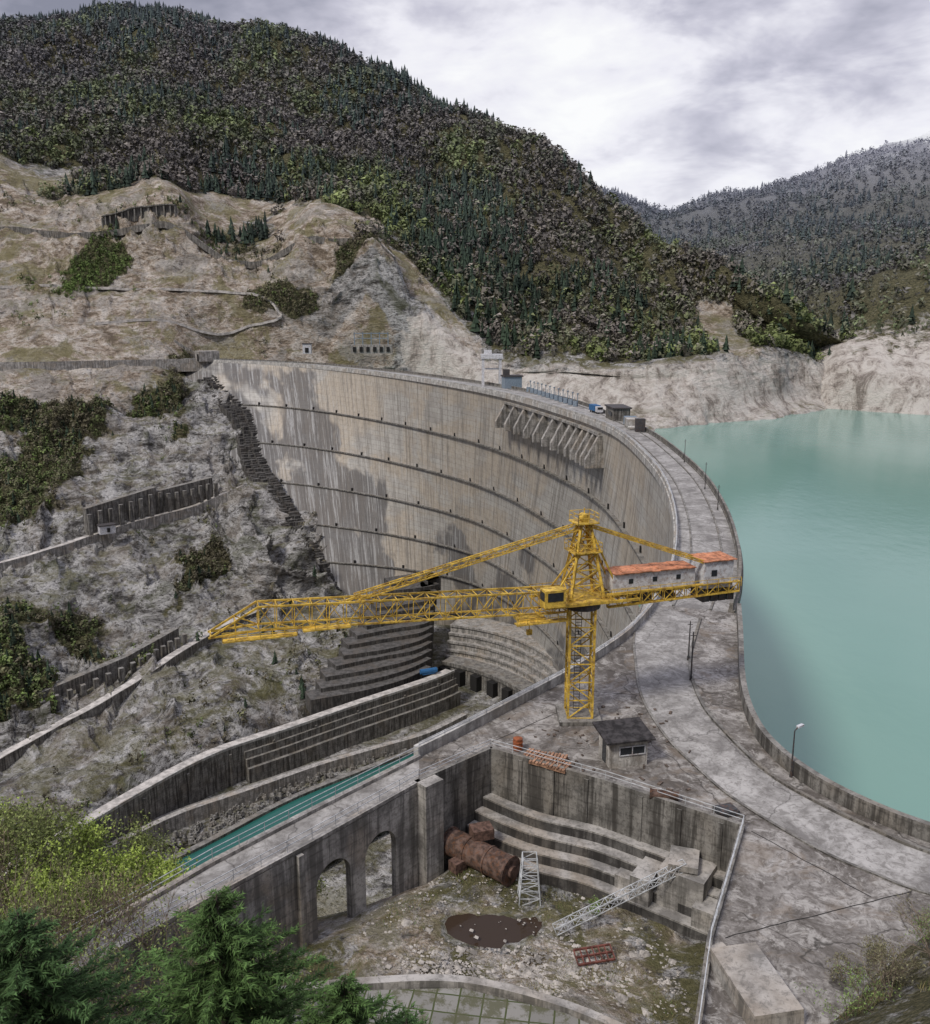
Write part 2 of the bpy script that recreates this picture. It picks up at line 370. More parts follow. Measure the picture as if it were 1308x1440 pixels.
for ri,row in enumerate(NET):
    rr=[]
    for ci,p in enumerate(row):
        fo=FOR[ri]; pale=0; och=0
        if ri==4: fo=.60 if ci<10 else (.3 if ci==10 else .45)
        if ri==3 and ci<3: fo=.8
        if ci>=10 and ri>=5: pale=1
        if ci==10 and ri==4: pale=.4
        if ci>=11 and ri==4: pale=.35
        if ri in(4,5,6) and ci<10: och=.75 if ri>4 else .7
        if ri==7 and ci<5: och=.40
        if ri==8: och=.15
        if ri==9 and ci<6: och=.2
        if ri==11: fo=.4
        rr.append((*p,fo,pale,och,W[ri]))
    net.append(rr)
G=resample(net,[20,34]+[44]*8+[38]+[22]*6,[8,28,30,32,34,38,46,50,44,46,32,8])
P=G[...,:3].copy();mask=np.clip(G[...,3:6],0,1);wt=np.clip(G[...,6],0,1)
N=gnormals(P);x,y,z=P[...,0],P[...,1],P[...,2]
forest0=mask[...,0]
big=fbm(x,y,z,170,4,True,3)*20+fbm(x,y,z,60,3,True,8)*6-15
low=sm(5,-25,z)*(x<-45)
rk=(fbm(x,y,z*.7,60,4,True,11)*10-3)*(1+.9*low)+fbm(x+z*.5,y,z*1.6,22,5,True,23)*4.5*(1+.8*low)+fbm(x,y,z,7,3,True,29)*1.5-1
ta=(z*.70+x*.55+y*.10)/17+fbm(x,y,z,46,4,False,41)*1.3;fa=ta-np.floor(ta)
tb=(z*.6+x*.45)/6.5+fbm(x,y,z,20,3,False,43)*1.1;fb=tb-np.floor(tb)
led=(fa**2.2*7+fb**2*2.6-3)*sm(-.3,.25,fbm(x,y,z,50,3,False,47))*(1+.9*low)
fw=sm(.3,.8,forest0)
pal=mask[...,1]
gul=fbm(x,y*.6,z*.10,24,5,True,31)*6+fbm(x,y,z,7,3,True,33)*1.5
d=wt*(fw*big+(1-fw)*((1-pal)*(rk+led)+pal*gul))
P=P+N*d[...,None]*np.array([1,1,.9])
cx=np.hypot((x+82)/36,(y-790)/46)+fbm(x,y,z,14,3)*.10; P[...,2]+=46*np.clip(1-cx,0,1)**.9*(z>-2)
nse=fbm(x,y,z,40,6,False,77)*2.0
patch=[(-300,146,84,28,2),(-135,120,58,28,2),(-480,175,65,30,1),(-80,30,40,26,3),(232,22,20,26,2),(-420,55,46,30,0),(-328,62,22,34,0),(-290,-62,50,26,0),(-232,-25,16,18,0),(-212,-128,30,10,0),(-160,-118,12,12,0),(-340,-60,40,30,0),(-165,50,22,14,0),(-90,75,18,16,0)]
for (px_,pz_,rx,rz,ty) in patch:
    dd=np.hypot((x-px_)/rx,(z-pz_)/rz)+nse*(1 if ty==0 else .6)
    k=sm(1.35,.6,dd)*(y<1010)
    if ty==2: mask[...,0]*=(1-k);mask[...,2]=np.maximum(mask[...,2],k)
    if ty==1: mask[...,0]*=(1-k);mask[...,1]*=1-k
    if ty==3: mask*= (1-k)[...,None]
    if ty==0: mask[...,0]=np.maximum(mask[...,0],k)
tt=np.clip((x+82)/90,0,1);zl=108-tt*105;k=sm(9,4,np.abs(z-zl)*.6+nse*1.5)*((x>-86)&(x<14)&(y<900));mask[...,0]*=1-k;mask[...,2]=np.maximum(mask[...,2],k)
grid_mesh('mountain_terrain',P,T_A,mask)
PA=P;NA=N;MA=mask.copy()
spread=sm(.05,.5,fbm(x,y,z,34,6,False,63))*(x<-30)*(mask[...,1]<.3)*(z>-150)
MA[...,0]=np.maximum(MA[...,0],spread*.48)
flatP=PA.reshape(-1,3)
def surf(x_,y_):
    d2=(flatP[:,0]-x_)**2+(flatP[:,1]-y_)**2;i=np.argpartition(d2,3)[:3];return float(flatP[i,2].mean())
def smooth_on(pts,n=10,w=7):
    C=cr([p[:2] for p in pts],n);zz=np.array([surf(p[0],p[1]) for p in C]);h_=w//2;zz=np.convolve(np.pad(zz,h_,mode='edge'),np.ones(w)/w,'valid');return np.column_stack([C[:,0],C[:,1],zz])

Bt=[(-3,1000,-1),(99,1000,-1),(138,1000,-1),(177,1000,-1),(216,980,0),(260,960,1),(299,940,2),(325,870,1),(347,815,0),(406,790,-3),(480,767,-3),(563,720,-2),(650,660,3)]
Bs=[(-4,1250,37),(123,1250,28),(171,1250,28),(220,1250,28),(262,1200,28),(310,1150,29),(348,1100,29),(370,1000,34),(414,980,52),(483,960,77),(580,950,94),(686,900,98),(811,850,95)]
Bm2=[(-5,1500,82),(146,1500,60),(204,1500,60),(254,1450,59),(305,1400,58),(374,1400,79),(423,1350,78),(459,1250,75),(505,1200,78),(603,1200,100),(731,1200,118),(875,1150,123),(1047,1100,119)]
Bm1=[(-6,2000,244),(192,2000,215),(269,2000,201),(336,1950,189),(408,1900,179),(488,1850,188),(557,1800,191),(634,1750,193),(706,1700,201),(843,1700,226),(1022,1700,250),(1202,1600,249),(1409,1500,236)]
BR=[(-8,2600,473),(246,2600,446),(345,2600,377),(436,2550,338),(533,2500,310),(641,2450,330),(736,2400,341),(843,2350,356),(942,2300,399),(1120,2300,471),(1356,2300,519),(1620,2200,513),(1843,2000,470)]
BW=[(x,y-20,-50) for x,y,z in Bt[:7]]+[(305,805,-49),(335,775,-49),(383,735,-49),(470,712,-49),(540,680,-49),(620,620,-49)]
BU=[(x-10,y-50,-80) for x,y,z in BW]
BK=[(x,y+600,z-200) for x,y,z in BR]
net=[]
for ri,row in enumerate([BK,BR,Bm1,Bm2,Bs,Bt,BW,BU]):
    net.append([(*p,1 if ri<5 else (.3 if ri==5 else 0),0 if ri<5 else 1,0,(1,1,1,.8,.6,.4,.5,.3)[ri]) for p in row])
G=resample(net,22,[8,26,24,24,20,14,6])
P=G[...,:3].copy();mask=np.clip(G[...,3:6],0,1);wt=G[...,6];N=gnormals(P);x,y,z=P[...,0],P[...,1],P[...,2]
P=P+N*(wt*(sm(.3,.8,mask[...,0])*(fbm(x,y,z,260,4,True,5)*38+fbm(x,y,z,90,3,True,9)*10-20)+(1-sm(.3,.8,mask[...,0]))*fbm(x,y*.6,z*.15,22,4,True,31)*6))[...,None]
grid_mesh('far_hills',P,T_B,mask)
PB,NB,MB=P,N,mask

# ---------------------------------------------------------------- forest masses
def proto_dec(n,seed):
    r=np.random.default_rng(seed);T=[]
    for i in range(n):
        d=r.normal(size=3);d/=np.linalg.norm(d);rad=.5*r.uniform(.5,1)
        c=d*rad*np.array([.75,.75,1.0]);c[2]+=.55
        nrm=d+r.normal(size=3)*.6+np.array([0,0,.3]);nrm/=np.linalg.norm(nrm);u=np.cross(nrm,r.normal(size=3));u/=np.linalg.norm(u);v=np.cross(nrm,u)
        s=r.uniform(.09,.19)
        a0=r.uniform(0,6.28)
        T.append([c+s*(u*math.cos(a0+k*2.09+r.uniform(-.3,.3))+v*math.sin(a0+k*2.09))*r.uniform(.7,1.2) for k in range(3)])
    return np.array(T)
def proto_con(layers,k,seed):
    r=np.random.default_rng(seed);T=[]
    for L in range(layers):
        z0=.12+L/layers*.82;R=.20*(1-L/layers)+.03;h=.9/layers*1.7
        for i in range(k):
            a=2*math.pi*(i+r.uniform(-.2,.2))/k;b=a+2*math.pi/k*r.uniform(.7,1.1);R1=R*r.uniform(.6,1.3)
            T.append([[R1*math.cos(a),R1*math.sin(a),z0-r.uniform(0,.05)],[R1*math.cos(b),R1*math.sin(b),z0-r.uniform(0,.05)],[0,0,min(1.05,z0+h)]])
    return np.array(T)
def tri_mesh(name,tris,tint,mat):
    n=len(tris);V=tris.reshape(-1,3).astype(np.float32)
    me=bpy.data.meshes.new(name);me.vertices.add(len(V));me.vertices.foreach_set('co',V.ravel())
    me.loops.add(len(V));me.loops.foreach_set('vertex_index',np.arange(len(V),dtype=np.int32))
    me.polygons.add(n);me.polygons.foreach_set('loop_start',np.arange(0,3*n,3,dtype=np.int32));me.polygons.foreach_set('loop_total',np.full(n,3,np.int32))
    me.update(calc_edges=True)
    at=me.attributes.new('tint','FLOAT_COLOR','POINT');c=np.ones((len(V),4),np.float32);c[:,:3]=np.repeat(tint,3,axis=0);at.data.foreach_set('color',c.ravel())
    me.materials.append(mat);o=bpy.data.objects.new(name,me);COL.objects.link(o);return o
def scatter(P,N,MK,count,hmin,hmax,name,mat,pal,conf=.25,haze=(0,0,0),ntri=24,thr=.45,sel=None,soft=False,ztop=None,green=0,mist=False,bias=.36):
    R,C=P.shape[:2]
    c=(P[:-1,:-1]+P[1:,1:])/2;a=np.linalg.norm(np.cross(P[1:,:-1]-P[:-1,:-1],P[:-1,1:]-P[:-1,:-1]),axis=2)
    m0=MK[:-1,:-1,0]
    w=a*(np.clip(m0-.12,0,1)**2 if soft else (m0>thr))
    if sel is not None: w=w*sel(c)
    w=w.ravel();w/=w.sum()
    idx=rng.choice(len(w),count,p=w);r,cc=idx//(C-1),idx%(C-1)
    s,t=rng.random(count)[:,None],rng.random(count)[:,None]
    pts=P[r,cc]*(1-s)*(1-t)+P[r+1,cc]*s*(1-t)+P[r,cc+1]*(1-s)*t+P[r+1,cc+1]*s*t
    if ztop:
        keep=pts[:,2]+fbm(pts[:,0],pts[:,1],pts[:,2],200,3,False,8)*60+rng.normal(size=count)*25<ztop
        pts=pts[keep];count=len(pts)
    if not soft:
        gap=fbm(pts[:,0],pts[:,1],pts[:,2],45,4,False,131);keep=rng.random(count)>sm(.3,.6,gap)*.8;pts=pts[keep];count=len(pts)
    h=rng.uniform(hmin,hmax,count)*(rng.random(count)*.5+.75);yaw=rng.uniform(0,6.28,count)
    kn=fbm(pts[:,0],pts[:,1],pts[:,2],110,3,False,51)
    kn2=fbm(pts[:,0],pts[:,1],pts[:,2],90,5,False,91)
    lum=1+fbm(pts[:,0],pts[:,1],pts[:,2],70,4,False,171)*.55
    con=(rng.random(count)<conf*(1+kn*4))
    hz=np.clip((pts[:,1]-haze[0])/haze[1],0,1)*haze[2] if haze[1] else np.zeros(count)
    gb=green*np.clip((pts[:,0]+150)/400,0,1)
    AT=[];AC=[]
    dp=[proto_dec(ntri,i) for i in range(6)];cp=[proto_con(5,5,i) for i in range(4)]
    var=rng.integers(0,12,count)
    for kind,protos in ((0,dp),(1,cp)):
        for vi,pr in enumerate(protos):
            q=np.where((con==bool(kind))&(var%len(protos)==vi))[0]
            if len(q)==0: continue
            co,si=np.cos(yaw[q])[:,None,None],np.sin(yaw[q])[:,None,None];hh=h[q][:,None,None]*(1.3 if kind else 1)
            X=(pr[None,...,0]*co-pr[None,...,1]*si)*hh;Y=(pr[None,...,0]*si+pr[None,...,1]*co)*hh;Z=pr[None,...,2]*hh
            T=np.stack([X,Y,Z],-1)+pts[q][:,None,None,:]
            T[...,2]-=h[q][:,None,None]*.12
            if kind: base=np.tile(np.array([[.036,.054,.034]]),(len(q),1))*rng.uniform(.7,1.5,(len(q),1))
            else:
                ch=np.clip((kn2[q]*1.3+bias+gb[q]+rng.normal(size=len(q))*.24),0,.999);pi=(ch*len(pal)).astype(int)
                base=np.array(pal)[pi]*rng.uniform(.7,1.28,(len(q),1))
            base=base*lum[q][:,None]
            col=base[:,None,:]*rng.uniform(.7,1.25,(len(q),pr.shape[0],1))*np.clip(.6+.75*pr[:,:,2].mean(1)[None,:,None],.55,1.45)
            hq=hz[q][:,None,None];col=col*(1-hq)+np.array([.17,.195,.25])*hq  # aerial haze blended into each tree's tint by distance
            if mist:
                mq=(sm(235,450,pts[q][:,2])*.85)[:,None,None];col=col*(1-mq)+np.array([.42,.43,.49])*mq  # mist painted into the foliage tint, thicker upslope
            AT.append(T.reshape(-1,3,3));AC.append(col.reshape(-1,3))
    return tri_mesh(name,np.concatenate(AT),np.concatenate(AC),mat)
PALM=[(.155,.137,.12),(.165,.147,.122),(.145,.136,.106),(.13,.137,.085),(.135,.152,.07),(.155,.185,.068)]
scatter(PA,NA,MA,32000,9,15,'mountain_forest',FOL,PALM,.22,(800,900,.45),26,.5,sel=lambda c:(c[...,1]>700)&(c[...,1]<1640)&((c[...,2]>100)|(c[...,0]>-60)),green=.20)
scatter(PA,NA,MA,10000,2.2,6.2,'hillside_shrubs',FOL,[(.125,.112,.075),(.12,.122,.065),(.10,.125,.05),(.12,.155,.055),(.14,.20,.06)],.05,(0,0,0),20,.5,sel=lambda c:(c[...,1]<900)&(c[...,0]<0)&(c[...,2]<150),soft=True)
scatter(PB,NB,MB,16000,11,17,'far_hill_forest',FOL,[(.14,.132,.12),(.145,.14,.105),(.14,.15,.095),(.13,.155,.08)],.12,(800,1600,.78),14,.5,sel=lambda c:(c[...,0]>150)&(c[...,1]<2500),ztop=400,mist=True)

# ---------------------------------------------------------------- water
def plane(name,pts,mat): return mesh_obj(name,pts,[tuple(range(len(pts)))],mat)
plane('reservoir_water',[(20,60,-45),(1500,40,-45),(1500,1100,-45),(-60,1100,-45),(-150,780,-45),(-20,560,-45),(45,420,-45),(53,300,-45),(48,200,-45),(35,130,-45)],LAKE)
# ---------------------------------------------------------------- dam
D=[(-235.7,742.3),(-200.5,720.4),(-148.7,689.9),(-103.5,644.4),(-51.2,569.2),(-5.4,484),(21.8,417.1),(40.4,347.5),(48.1,307.2),(50.1,276.6),(48.9,237.5),(46.4,204.1),(41.8,173.2),(36.5,147.7),(31.3,128.5),(25.7,113.5)]
Lw=[(-190,560),(-150,560),(-110,557),(-80,551),(-44,540),(-6,518),(18,486),(36,440),(46,400),(52,360),(56,310),(57,260),(56,215),(55,190),(54,165),(52,140)]
NS=14;Dc=cr(D,NS);Lc=cr(Lw,NS)
def curve(z): return Dc+(Lc-Dc)*min(1.35,abs(z)/118)
def nrm(Cv):
    t=np.gradient(Cv,axis=0);t/=np.hypot(t[:,0],t[:,1])[:,None];return np.stack([t[:,1],-t[:,0]],1)  # downstream
arc=np.concatenate([[0],np.cumsum(np.hypot(*(np.diff(Dc,axis=0).T)))])
zs=np.linspace(0,-165,67)
wid=9+7*sm(300,390,Dc[:,1])
Uc=Dc-nrm(Dc)*wid[:,None]
rows=[];uvr=[]
for zz in zs:
    Cv=curve(zz);rows.append(np.column_stack([Cv,np.full(len(Cv),zz)]));uvr.append(np.column_stack([arc,np.full(len(Cv),zz)]))
dam=empty('arch_dam')
o=grid_mesh('downstream_face',np.array(rows),DAM,uv=np.array(uvr),smooth=False);o.parent=dam
rows=[]
for zz in np.linspace(0,-120,13):
    Cv=curve(zz);Uz=Uc+(-nrm(Dc))*(-zz*.12);rows.append(np.column_stack([Uz,np.full(len(Cv),zz)]))
o=grid_mesh('upstream_face',np.array(rows),CON_D,smooth=False);o.parent=dam
top=np.array([np.column_stack([Dc,np.zeros(len(Dc))]),np.column_stack([Uc,np.zeros(len(Dc))])])
o=grid_mesh('crest_road_deck',top,ROAD,smooth=False);o.parent=dam
b=B();b.sweep(Dc,-.9,.0,-1.6,.25);b.sweep(Dc,-.6,-.25,.25,1.15);b.build('downstream_parapet',[CON_L],dam)
b=B();b.sweep(Uc,-.0,.9,-1.2,.3);b.sweep(Uc,.15,.6,.3,1.35);b.build('upstream_parapet',[CON_D],dam)
b=B();nD=Dc+(-nrm(Dc))*2.0;nU=Uc+nrm(Dc)*2.2
b.sweep(nD,-.15,.15,0,.16);b.sweep(nU,-.15,.15,0,.2);b.build('crest_kerbs',[CON_D],dam)
b=B();railing(b,[tuple(p) for p in (Dc+nrm(Dc)*.4)[::2]],1.1,.5,6,.05);b.build('crest_handrail',[RAIL],dam)
b=B();op=B()
for zl in (-29,-53,-76,-98,-118,-143):
    Cv=curve(zl);b.sweep(np.column_stack([Cv,np.full(len(Cv),zl)]),-1.5,.5,-.7,.0)
    nn=nrm(Cv);L=np.concatenate([[0],np.cumsum(np.hypot(*(np.diff(Cv,axis=0).T)))])
    for s in np.arange(20,L[-1],27+zl*-.05):
        i=int(np.searchsorted(L,s));i=min(i,len(Cv)-1);p=Cv[i]+nn[i]*.05;op.box((p[0],p[1],zl+.9),(.9,1.2,1.9),math.atan2(nn[i][1],nn[i][0]))
b.build('gallery_ledges',[CON_D],dam);op.build('gallery_openings',[DARK],dam)
b=B();C5=curve(-5);nn=nrm(C5)
sel=[i for i in range(len(C5)) if 309<C5[i][1]<426]
C5s=C5[sel[0]:sel[-1]+1];n5=nn[sel[0]:sel[-1]+1]
tt=np.linspace(0,len(C5s)-1,13);dk=B()
def at(A,t): i=int(min(t,len(A)-2));f=t-i;return A[i]*(1-f)+A[i+1]*f
for t in tt:
    p=at(C5s,t);n=at(n5,t);n=n/np.hypot(*n);tg=np.array([-n[1],n[0]])*.9
    V=[]
    for s_ in (-1,1):
        for (oo,zz) in ((-1,-4),(1.3,-4),(6.0,-12.5),(6.0,-15.5),(-1,-15.5)):
            q=p+n*oo+tg*s_;V.append((q[0],q[1],zz))
    b.add(V,[(0,1,2,3,4),(9,8,7,6,5)]+[(i,(i+1)%5,5+(i+1)%5,5+i) for i in range(5)])
for t0,t1 in zip(tt[:-1],tt[1:]):
    V=[]
    for t in (t0,t1):
        p=at(C5s,t);n=at(n5,t);n=n/np.hypot(*n)
        for oo,zz in ((-1,-7),(3.2,-14),(3.2,-15.2),(-1,-15.2)): q=p+n*oo;V.append((q[0],q[1],zz))
    dk.add(V,[(0,1,2,3),(7,6,5,4)]+[(i,(i+1)%4,4+(i+1)%4,4+i) for i in range(4)])
b.sweep(np.column_stack([C5s,np.full(len(C5s),-3.4)]),-1.8,.4,-.8,.2)
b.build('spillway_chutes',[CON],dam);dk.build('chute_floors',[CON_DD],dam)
# stairs along left contact
b=B()
CT=[(-196,716,-10),(-170,682,-28),(-157,664,-38),(-144,632,-62),(-128,606,-76),(-112,585,-92),(-96,566,-110),(-82,548,-130),(-66,535,-148)]
CTd=cr(CT,16)
for i,c in enumerate(CTd):
    for k in range(3): b.box((c[0]-2.5-4.0*k,c[1]-5-2*k,c[2]-3.5-1.4*k+random.uniform(-1,1)),(5+random.uniform(-1,2),6.5,8),.6+random.uniform(-.2,.2))
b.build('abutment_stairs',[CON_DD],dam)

# ---------------------------------------------------------------- valley floor works
xs=np.linspace(-260,90,120);ys=np.linspace(150,530,130);X,Y=np.meshgrid(xs,ys)
Z=-153+fbm(X,Y,X*0,18,4)*1.6
grid_mesh('valley_floor',np.dstack([X,Y,Z]),T_A,np.dstack([X*0+.1,X*0,X*0+.1]))
CR=cr([(-160,225),(-148,250),(-140,266),(-121,303),(-102,332),(-77,354),(-50,378),(-18,405),(-6,418)],5)
b=B();b.sweep(CR,-1.2,5,-158,-137);b.mi=1;b.sweep(CR,-1.3,-.7,-137,-135.9)
b.mi=2
for k,(zz,oo) in enumerate(((-140,-2.2),(-143,-3.4),(-146.5,-5))): b.sweep(CR[22:],oo,-1.2,-158,zz)
for i in range(3,len(CR)-1,3):
    p=CR[i];b.box((p[0]+1.1,p[1]-.9,-148),(1.0,1.0,18),.7)
b.build('canal_retaining_wall',[CON_D,CON_L,CON_D])
b=B();b.sweep(CR,-.7,4.8,-137.0,-136.9);b.build('canal_road',[ROADM])
C2=cr([(-150,262),(-127,285),(-109,306),(-86,324),(-61,344),(-35,361),(-17,373),(0,392)],5)
b=B();b.sweep(C2,-1.2,1.5,-158,-147.4);b.mi=1;b.sweep(C2,1.5,6,-158,-149.5)
C3=cr([(-118,265),(-96,288),(-67.5,322),(-30,354),(-7,373)],5)
b.sweep(C3,-1,1.5,-158,-149.6)
b.build('canal_benches',[CON,CON_D])
V=[(p[0],p[1],-150.7) for p in C3]+[(p[0]+34,p[1]-26,-150.7) for p in C3[::-1]]
plane('river',V,RIV)
b=B()
for i in range(420):
    t=random.random();p=C3[int(t*(len(C3)-1))];b.box((p[0]-5+random.uniform(-7,4),p[1]+7+random.uniform(-4,4),-151.2),(random.uniform(.6,2.2),random.uniform(.6,2),random.uniform(.8,1.8)),random.random()*3,.5)
b.build('canal_rubble',[CON_D])
b=B()
for k in range(13):
    z=-137+2.1*k
    pts=cr([(-70+2.4*k+random.uniform(-2,2),384+8.5*k),(-48+1.8*k,396+8*k+random.uniform(-2,2)),(-30+1.3*k,408+7.4*k),(-17,424+6.3*k)],5)
    b.sweep(pts,0,11,z-8,z)
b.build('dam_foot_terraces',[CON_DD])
pw=empty('spillway_basin_building')
PWc=cr([(-8,470),(10,462),(28,447),(42,425),(50,400),(54,372)],6)
b=B()
for k,(o0,z1) in enumerate([(0,-131),(-2.2,-135),(-4.4,-139),(-6.4,-143),(-8,-146)]): b.sweep(PWc,o0,16,-165,z1);b.sweep(PWc,o0-.8,o0,z1-1.0,z1+.2)
b.build('curved_bulk',[CON],pw)
P2=cr([(-12,446),(4,436),(20,420),(32,400),(38,378)],6)
b=B();b.sweep(P2,0,10,-165,-143);b.sweep(P2,-.8,0,-144.5,-142.6)
b.build('gate_gallery',[CON_D],pw)
b=B()
for i in range(1,len(P2)-1,3):
    p=P2[i];b.box((p[0]-.5,p[1]-.5,-150),(5,5,9),.7)
b.build('gate_openings',[DARK],pw)
b=B();b.cyl((-22,412,-134.8),(-14,415,-134.8),1.3,10);b.box((-18,413.5,-136),(7,2,.6),.4);b.build('blue_storage_tank',[BLUE])

# left-bank roads
def road(name,Cc,w,dz,skirt,mat=ROADM,wall=CON,par=.9):
    b=B();b.sweep(Cc,-w/2,w/2,dz-skirt,dz-.02);b.mi=1;b.sweep(Cc,-w/2+.4,w/2-.2,dz,dz+.1);b.mi=0
    b.sweep(Cc,-w/2,-w/2+.4,dz,dz+par);return b.build(name,[wall,mat])
road('abutment_road',cr([(-490,653,0),(-418,661,0),(-371,671,0),(-317,680,0),(-277,699,0),(-240,716,0),(-205,727,0)],8),11,1.2,9)
road('mid_slope_road',smooth_on(Mn[:7]+[(-150,592)],8,13),7,2.5,10)
road('lower_slope_road',smooth_on(Ln[:8],8,13),6,2.2,10,wall=CON_D)
road('upper_terrace_road',smooth_on([(-470,850),(-400,846),(-330,846),(-270,842),(-215,840),(-160,836),(-100,822),(-62,812)]),7,1.0,5,wall=CON_D)
road('switchback_road',smooth_on([(-240,750),(-190,764),(-130,774),(-70,766),(-20,754)]),7,1,6)
road('bench_track',smooth_on([(-300,740),(-250,760),(-200,785),(-160,790),(-190,800),(-250,792),(-330,775),(-420,770)],8),5,.5,2,wall=ROADM,par=.1)
b=B()
for (p,q,h) in [((-226,522,-92),(-196,560,-86),15),((-196,560,-86),(-168,588,-82),12),((-190,372,-136),(-160,402,-130),7),((-160,402,-130),(-146,436,-128),7)]:
    b.sweep([p,q],2,6,-3,h);n=7
    for k in range(n+1):
        t=k/n;c=[p[j]+(q[j]-p[j])*t for j in range(3)];b.box((c[0]+1.5,c[1]-1.5,c[2]+h/2-2),(2.2,2.2,h*random.uniform(.8,1)),.7)
b.build('buttressed_retaining_wall',[CON_D])
b=B();gal=smooth_on([(-330,852),(-300,852),(-262,848)],6);b.sweep(gal,1,4,-3,9)
for p in gal[::1]: b.box((p[0],p[1]-1,p[2]+3),(1.1,2,9),0)
b.sweep(gal,-2.5,4,8,9);b.build('avalanche_gallery',[CON_D])
e=empty('tunnel_portal');b=B();b.box((-206,724,4),(16,14,8),.5);b.build('portal_block',[CON],e);b=B();b.box((-209.4,716.5,3),(5,1.2,5.5),.5);b.build('portal_opening',[DARK],e)
e=empty('switchyard_building');b=B();b.box((-78,760,8),(34,10,7),0);b.mi=1
for k in range(6): b.box((-92+5.6*k,754.6,8),(2.6,.6,4),0)
b.mi=2
for k in range(5):
    b.strut((-92+7*k,756,11),(-92+7*k,756,22),.5)
b.strut((-92,756,21),(-64,756,21),.5);b.strut((-92,756,17),(-64,756,17),.4);b.build('hall_and_gantry',[CON,DARK,BGREY],e)
e=empty('road_hut');b=B();b.box((-215,521,-89),(9,5,5),.6);b.build('walls',[WHT],e);b=B();b.box((-215,521,-86.2),(10,6,.6),.6);b.mi=1;b.box((-213,518.7,-89),(1.6,.8,2.5),.6);b.build('roof_and_door',[STEEL,DARK],e)
e=empty('guard_cabin');b=B();b.box((-133,765,8),(7,5,8),0);b.build('walls',[WHT],e);b=B();b.box((-133,762.4,7),(3,.6,4),0);b.mi=1;b.box((-133,765,12.3),(8,6,.6),0);b.build('opening_and_roof',[DARK,STEEL],e)

# ---------------------------------------------------------------- near terrain
pts=[(0,0,36.3),(-12,-2,36),(12,-2,36.5),(0,-50,60),(-60,-40,55),(60,-40,62),(0,6,29),(-8,8,26),(8,8,27),(0,12,20),(0,20,12),(-12,18,14),(12,20,14),(0,30,3),(-9,28,3.5),(-16,27,5),(0,38,-4.7),(6,40,-4.7),(-8,40,-4.7),(0,46,-4.7),(5,46,-4.7),(-6,47,-4.7),(10,42,-4),
(0,49.5,-5),(7,49,-5),(-8,50,-6),(2,53,-6.9),(8,52,-6.9),(12,50,-7),(-8,54,-7.2),(-15,51,-7),(0,60,-7.5),(5,62,-7.5),(-5,61,-7.2),(10,58,-7.5),(17,58,-7.6),(0,68,-7.5),(15,62,-7.6),(-10,57,-7.3),(14,46,-7),(-20,40,-4),(-26,44,-6),(-24,36,0),
(-30,60,-9),(-20,64,-12),(-14,66,-12),(-45,58,-9),(-34,68,-12),(-48,70,-16),(-60,80,-40),(-8,78,-25),(0,92,-42),(-30,88,-42),(-60,120,-95),(-20,130,-100),(20,120,-60),(0,200,-156),(-60,190,-156),(-100,160,-150),(20,260,-158),(-60,50,-4),(-100,50,-10),(-100,90,-60),(-140,120,-110),(-40,30,6),(-80,10,30),(-140,40,20),
(12,78,-14),(20,90,-25),(25,70,-14),(28,60,-6),(45,85,-35),(60,62,-10),(60,120,-70),(90,90,-60),(90,50,0),(90,-20,45),(24,44.5,.5),(30,49,.3),(26,41,3.0),(40,50,4),(50,54,5),(20.5,38,3.4),(20,30,9),(30,36,9),(13.5,38,-1.5),(18,40.5,-.4),(60,200,-110),(80,300,-120),(-140,220,-160),(40,300,-158)]
A=np.array(pts,float);n=len(A)
dm=np.hypot(A[:,None,0]-A[None,:,0],A[:,None,1]-A[None,:,1])
K=np.zeros((n+3,n+3));K[:n,:n]=dm-np.eye(n)*.15;K[:n,n]=1;K[:n,n+1:]=A[:,:2];K[n,:n]=1;K[n+1:,:n]=A[:,:2].T
wv=np.linalg.solve(K,np.concatenate([A[:,2],[0,0,0]]))
NPT=n
def near_z(X,Y):
    s=X.shape;x=X.ravel();y=Y.ravel();z=np.zeros_like(x)
    for i in range(NPT): z+=wv[i]*np.hypot(x-A[i,0],y-A[i,1])
    return (z+wv[NPT]+wv[NPT+1]*x+wv[NPT+2]*y).reshape(s)
def NZ(x,y): return float(near_z(np.array([[float(x)]]),np.array([[float(y)]]))[0,0])
xs=np.concatenate([np.arange(-170,-32,4),np.arange(-32,34,.33),np.arange(34,110,4)])
ys=np.concatenate([np.arange(-60,22,4),np.arange(22,76,.33),np.arange(76,280,4)])
X,Y=np.meshgrid(xs,ys);Z=near_z(X,Y)
PZ=NZ(1.4,58.7)
inpit=sm(2.5,0,np.hypot(X-2,Y-60)-13)
pd=sm(1.25,.7,np.hypot((X-1.4)/4.2,(Y-58.9)/2.6)+fbm(X,Y,X*0,3.0,4,False,5)*.9+.05)
Z+=(fbm(X,Y,X*0,2.5,5)*(.16+.12*inpit)+fbm(X,Y,X*0,.8,3,False,9)*.05*inpit)*(1-pd*.8)+fbm(X,Y,X*0,14,3,False,4)*(1-inpit)*sm(45,30,Y)*1.0
Z=Z-.34*pd*inpit
rub=sm(-.1,.3,fbm(X,Y,X*0,6,5,False,3)+.4*sm(58,53,Y)*(X>-4))
mk=np.dstack([.60-.55*rub*inpit,.0*X,.40+.3*inpit*rub]);mk[...,0]=np.where(Y>78,.6,mk[...,0])
mk[...,2]=np.where(pd*inpit>.3,.0,mk[...,2])
grid_mesh('hillside_ground',np.dstack([X,Y,Z]),T_N,np.clip(mk,0,1))
b=[];nn=60
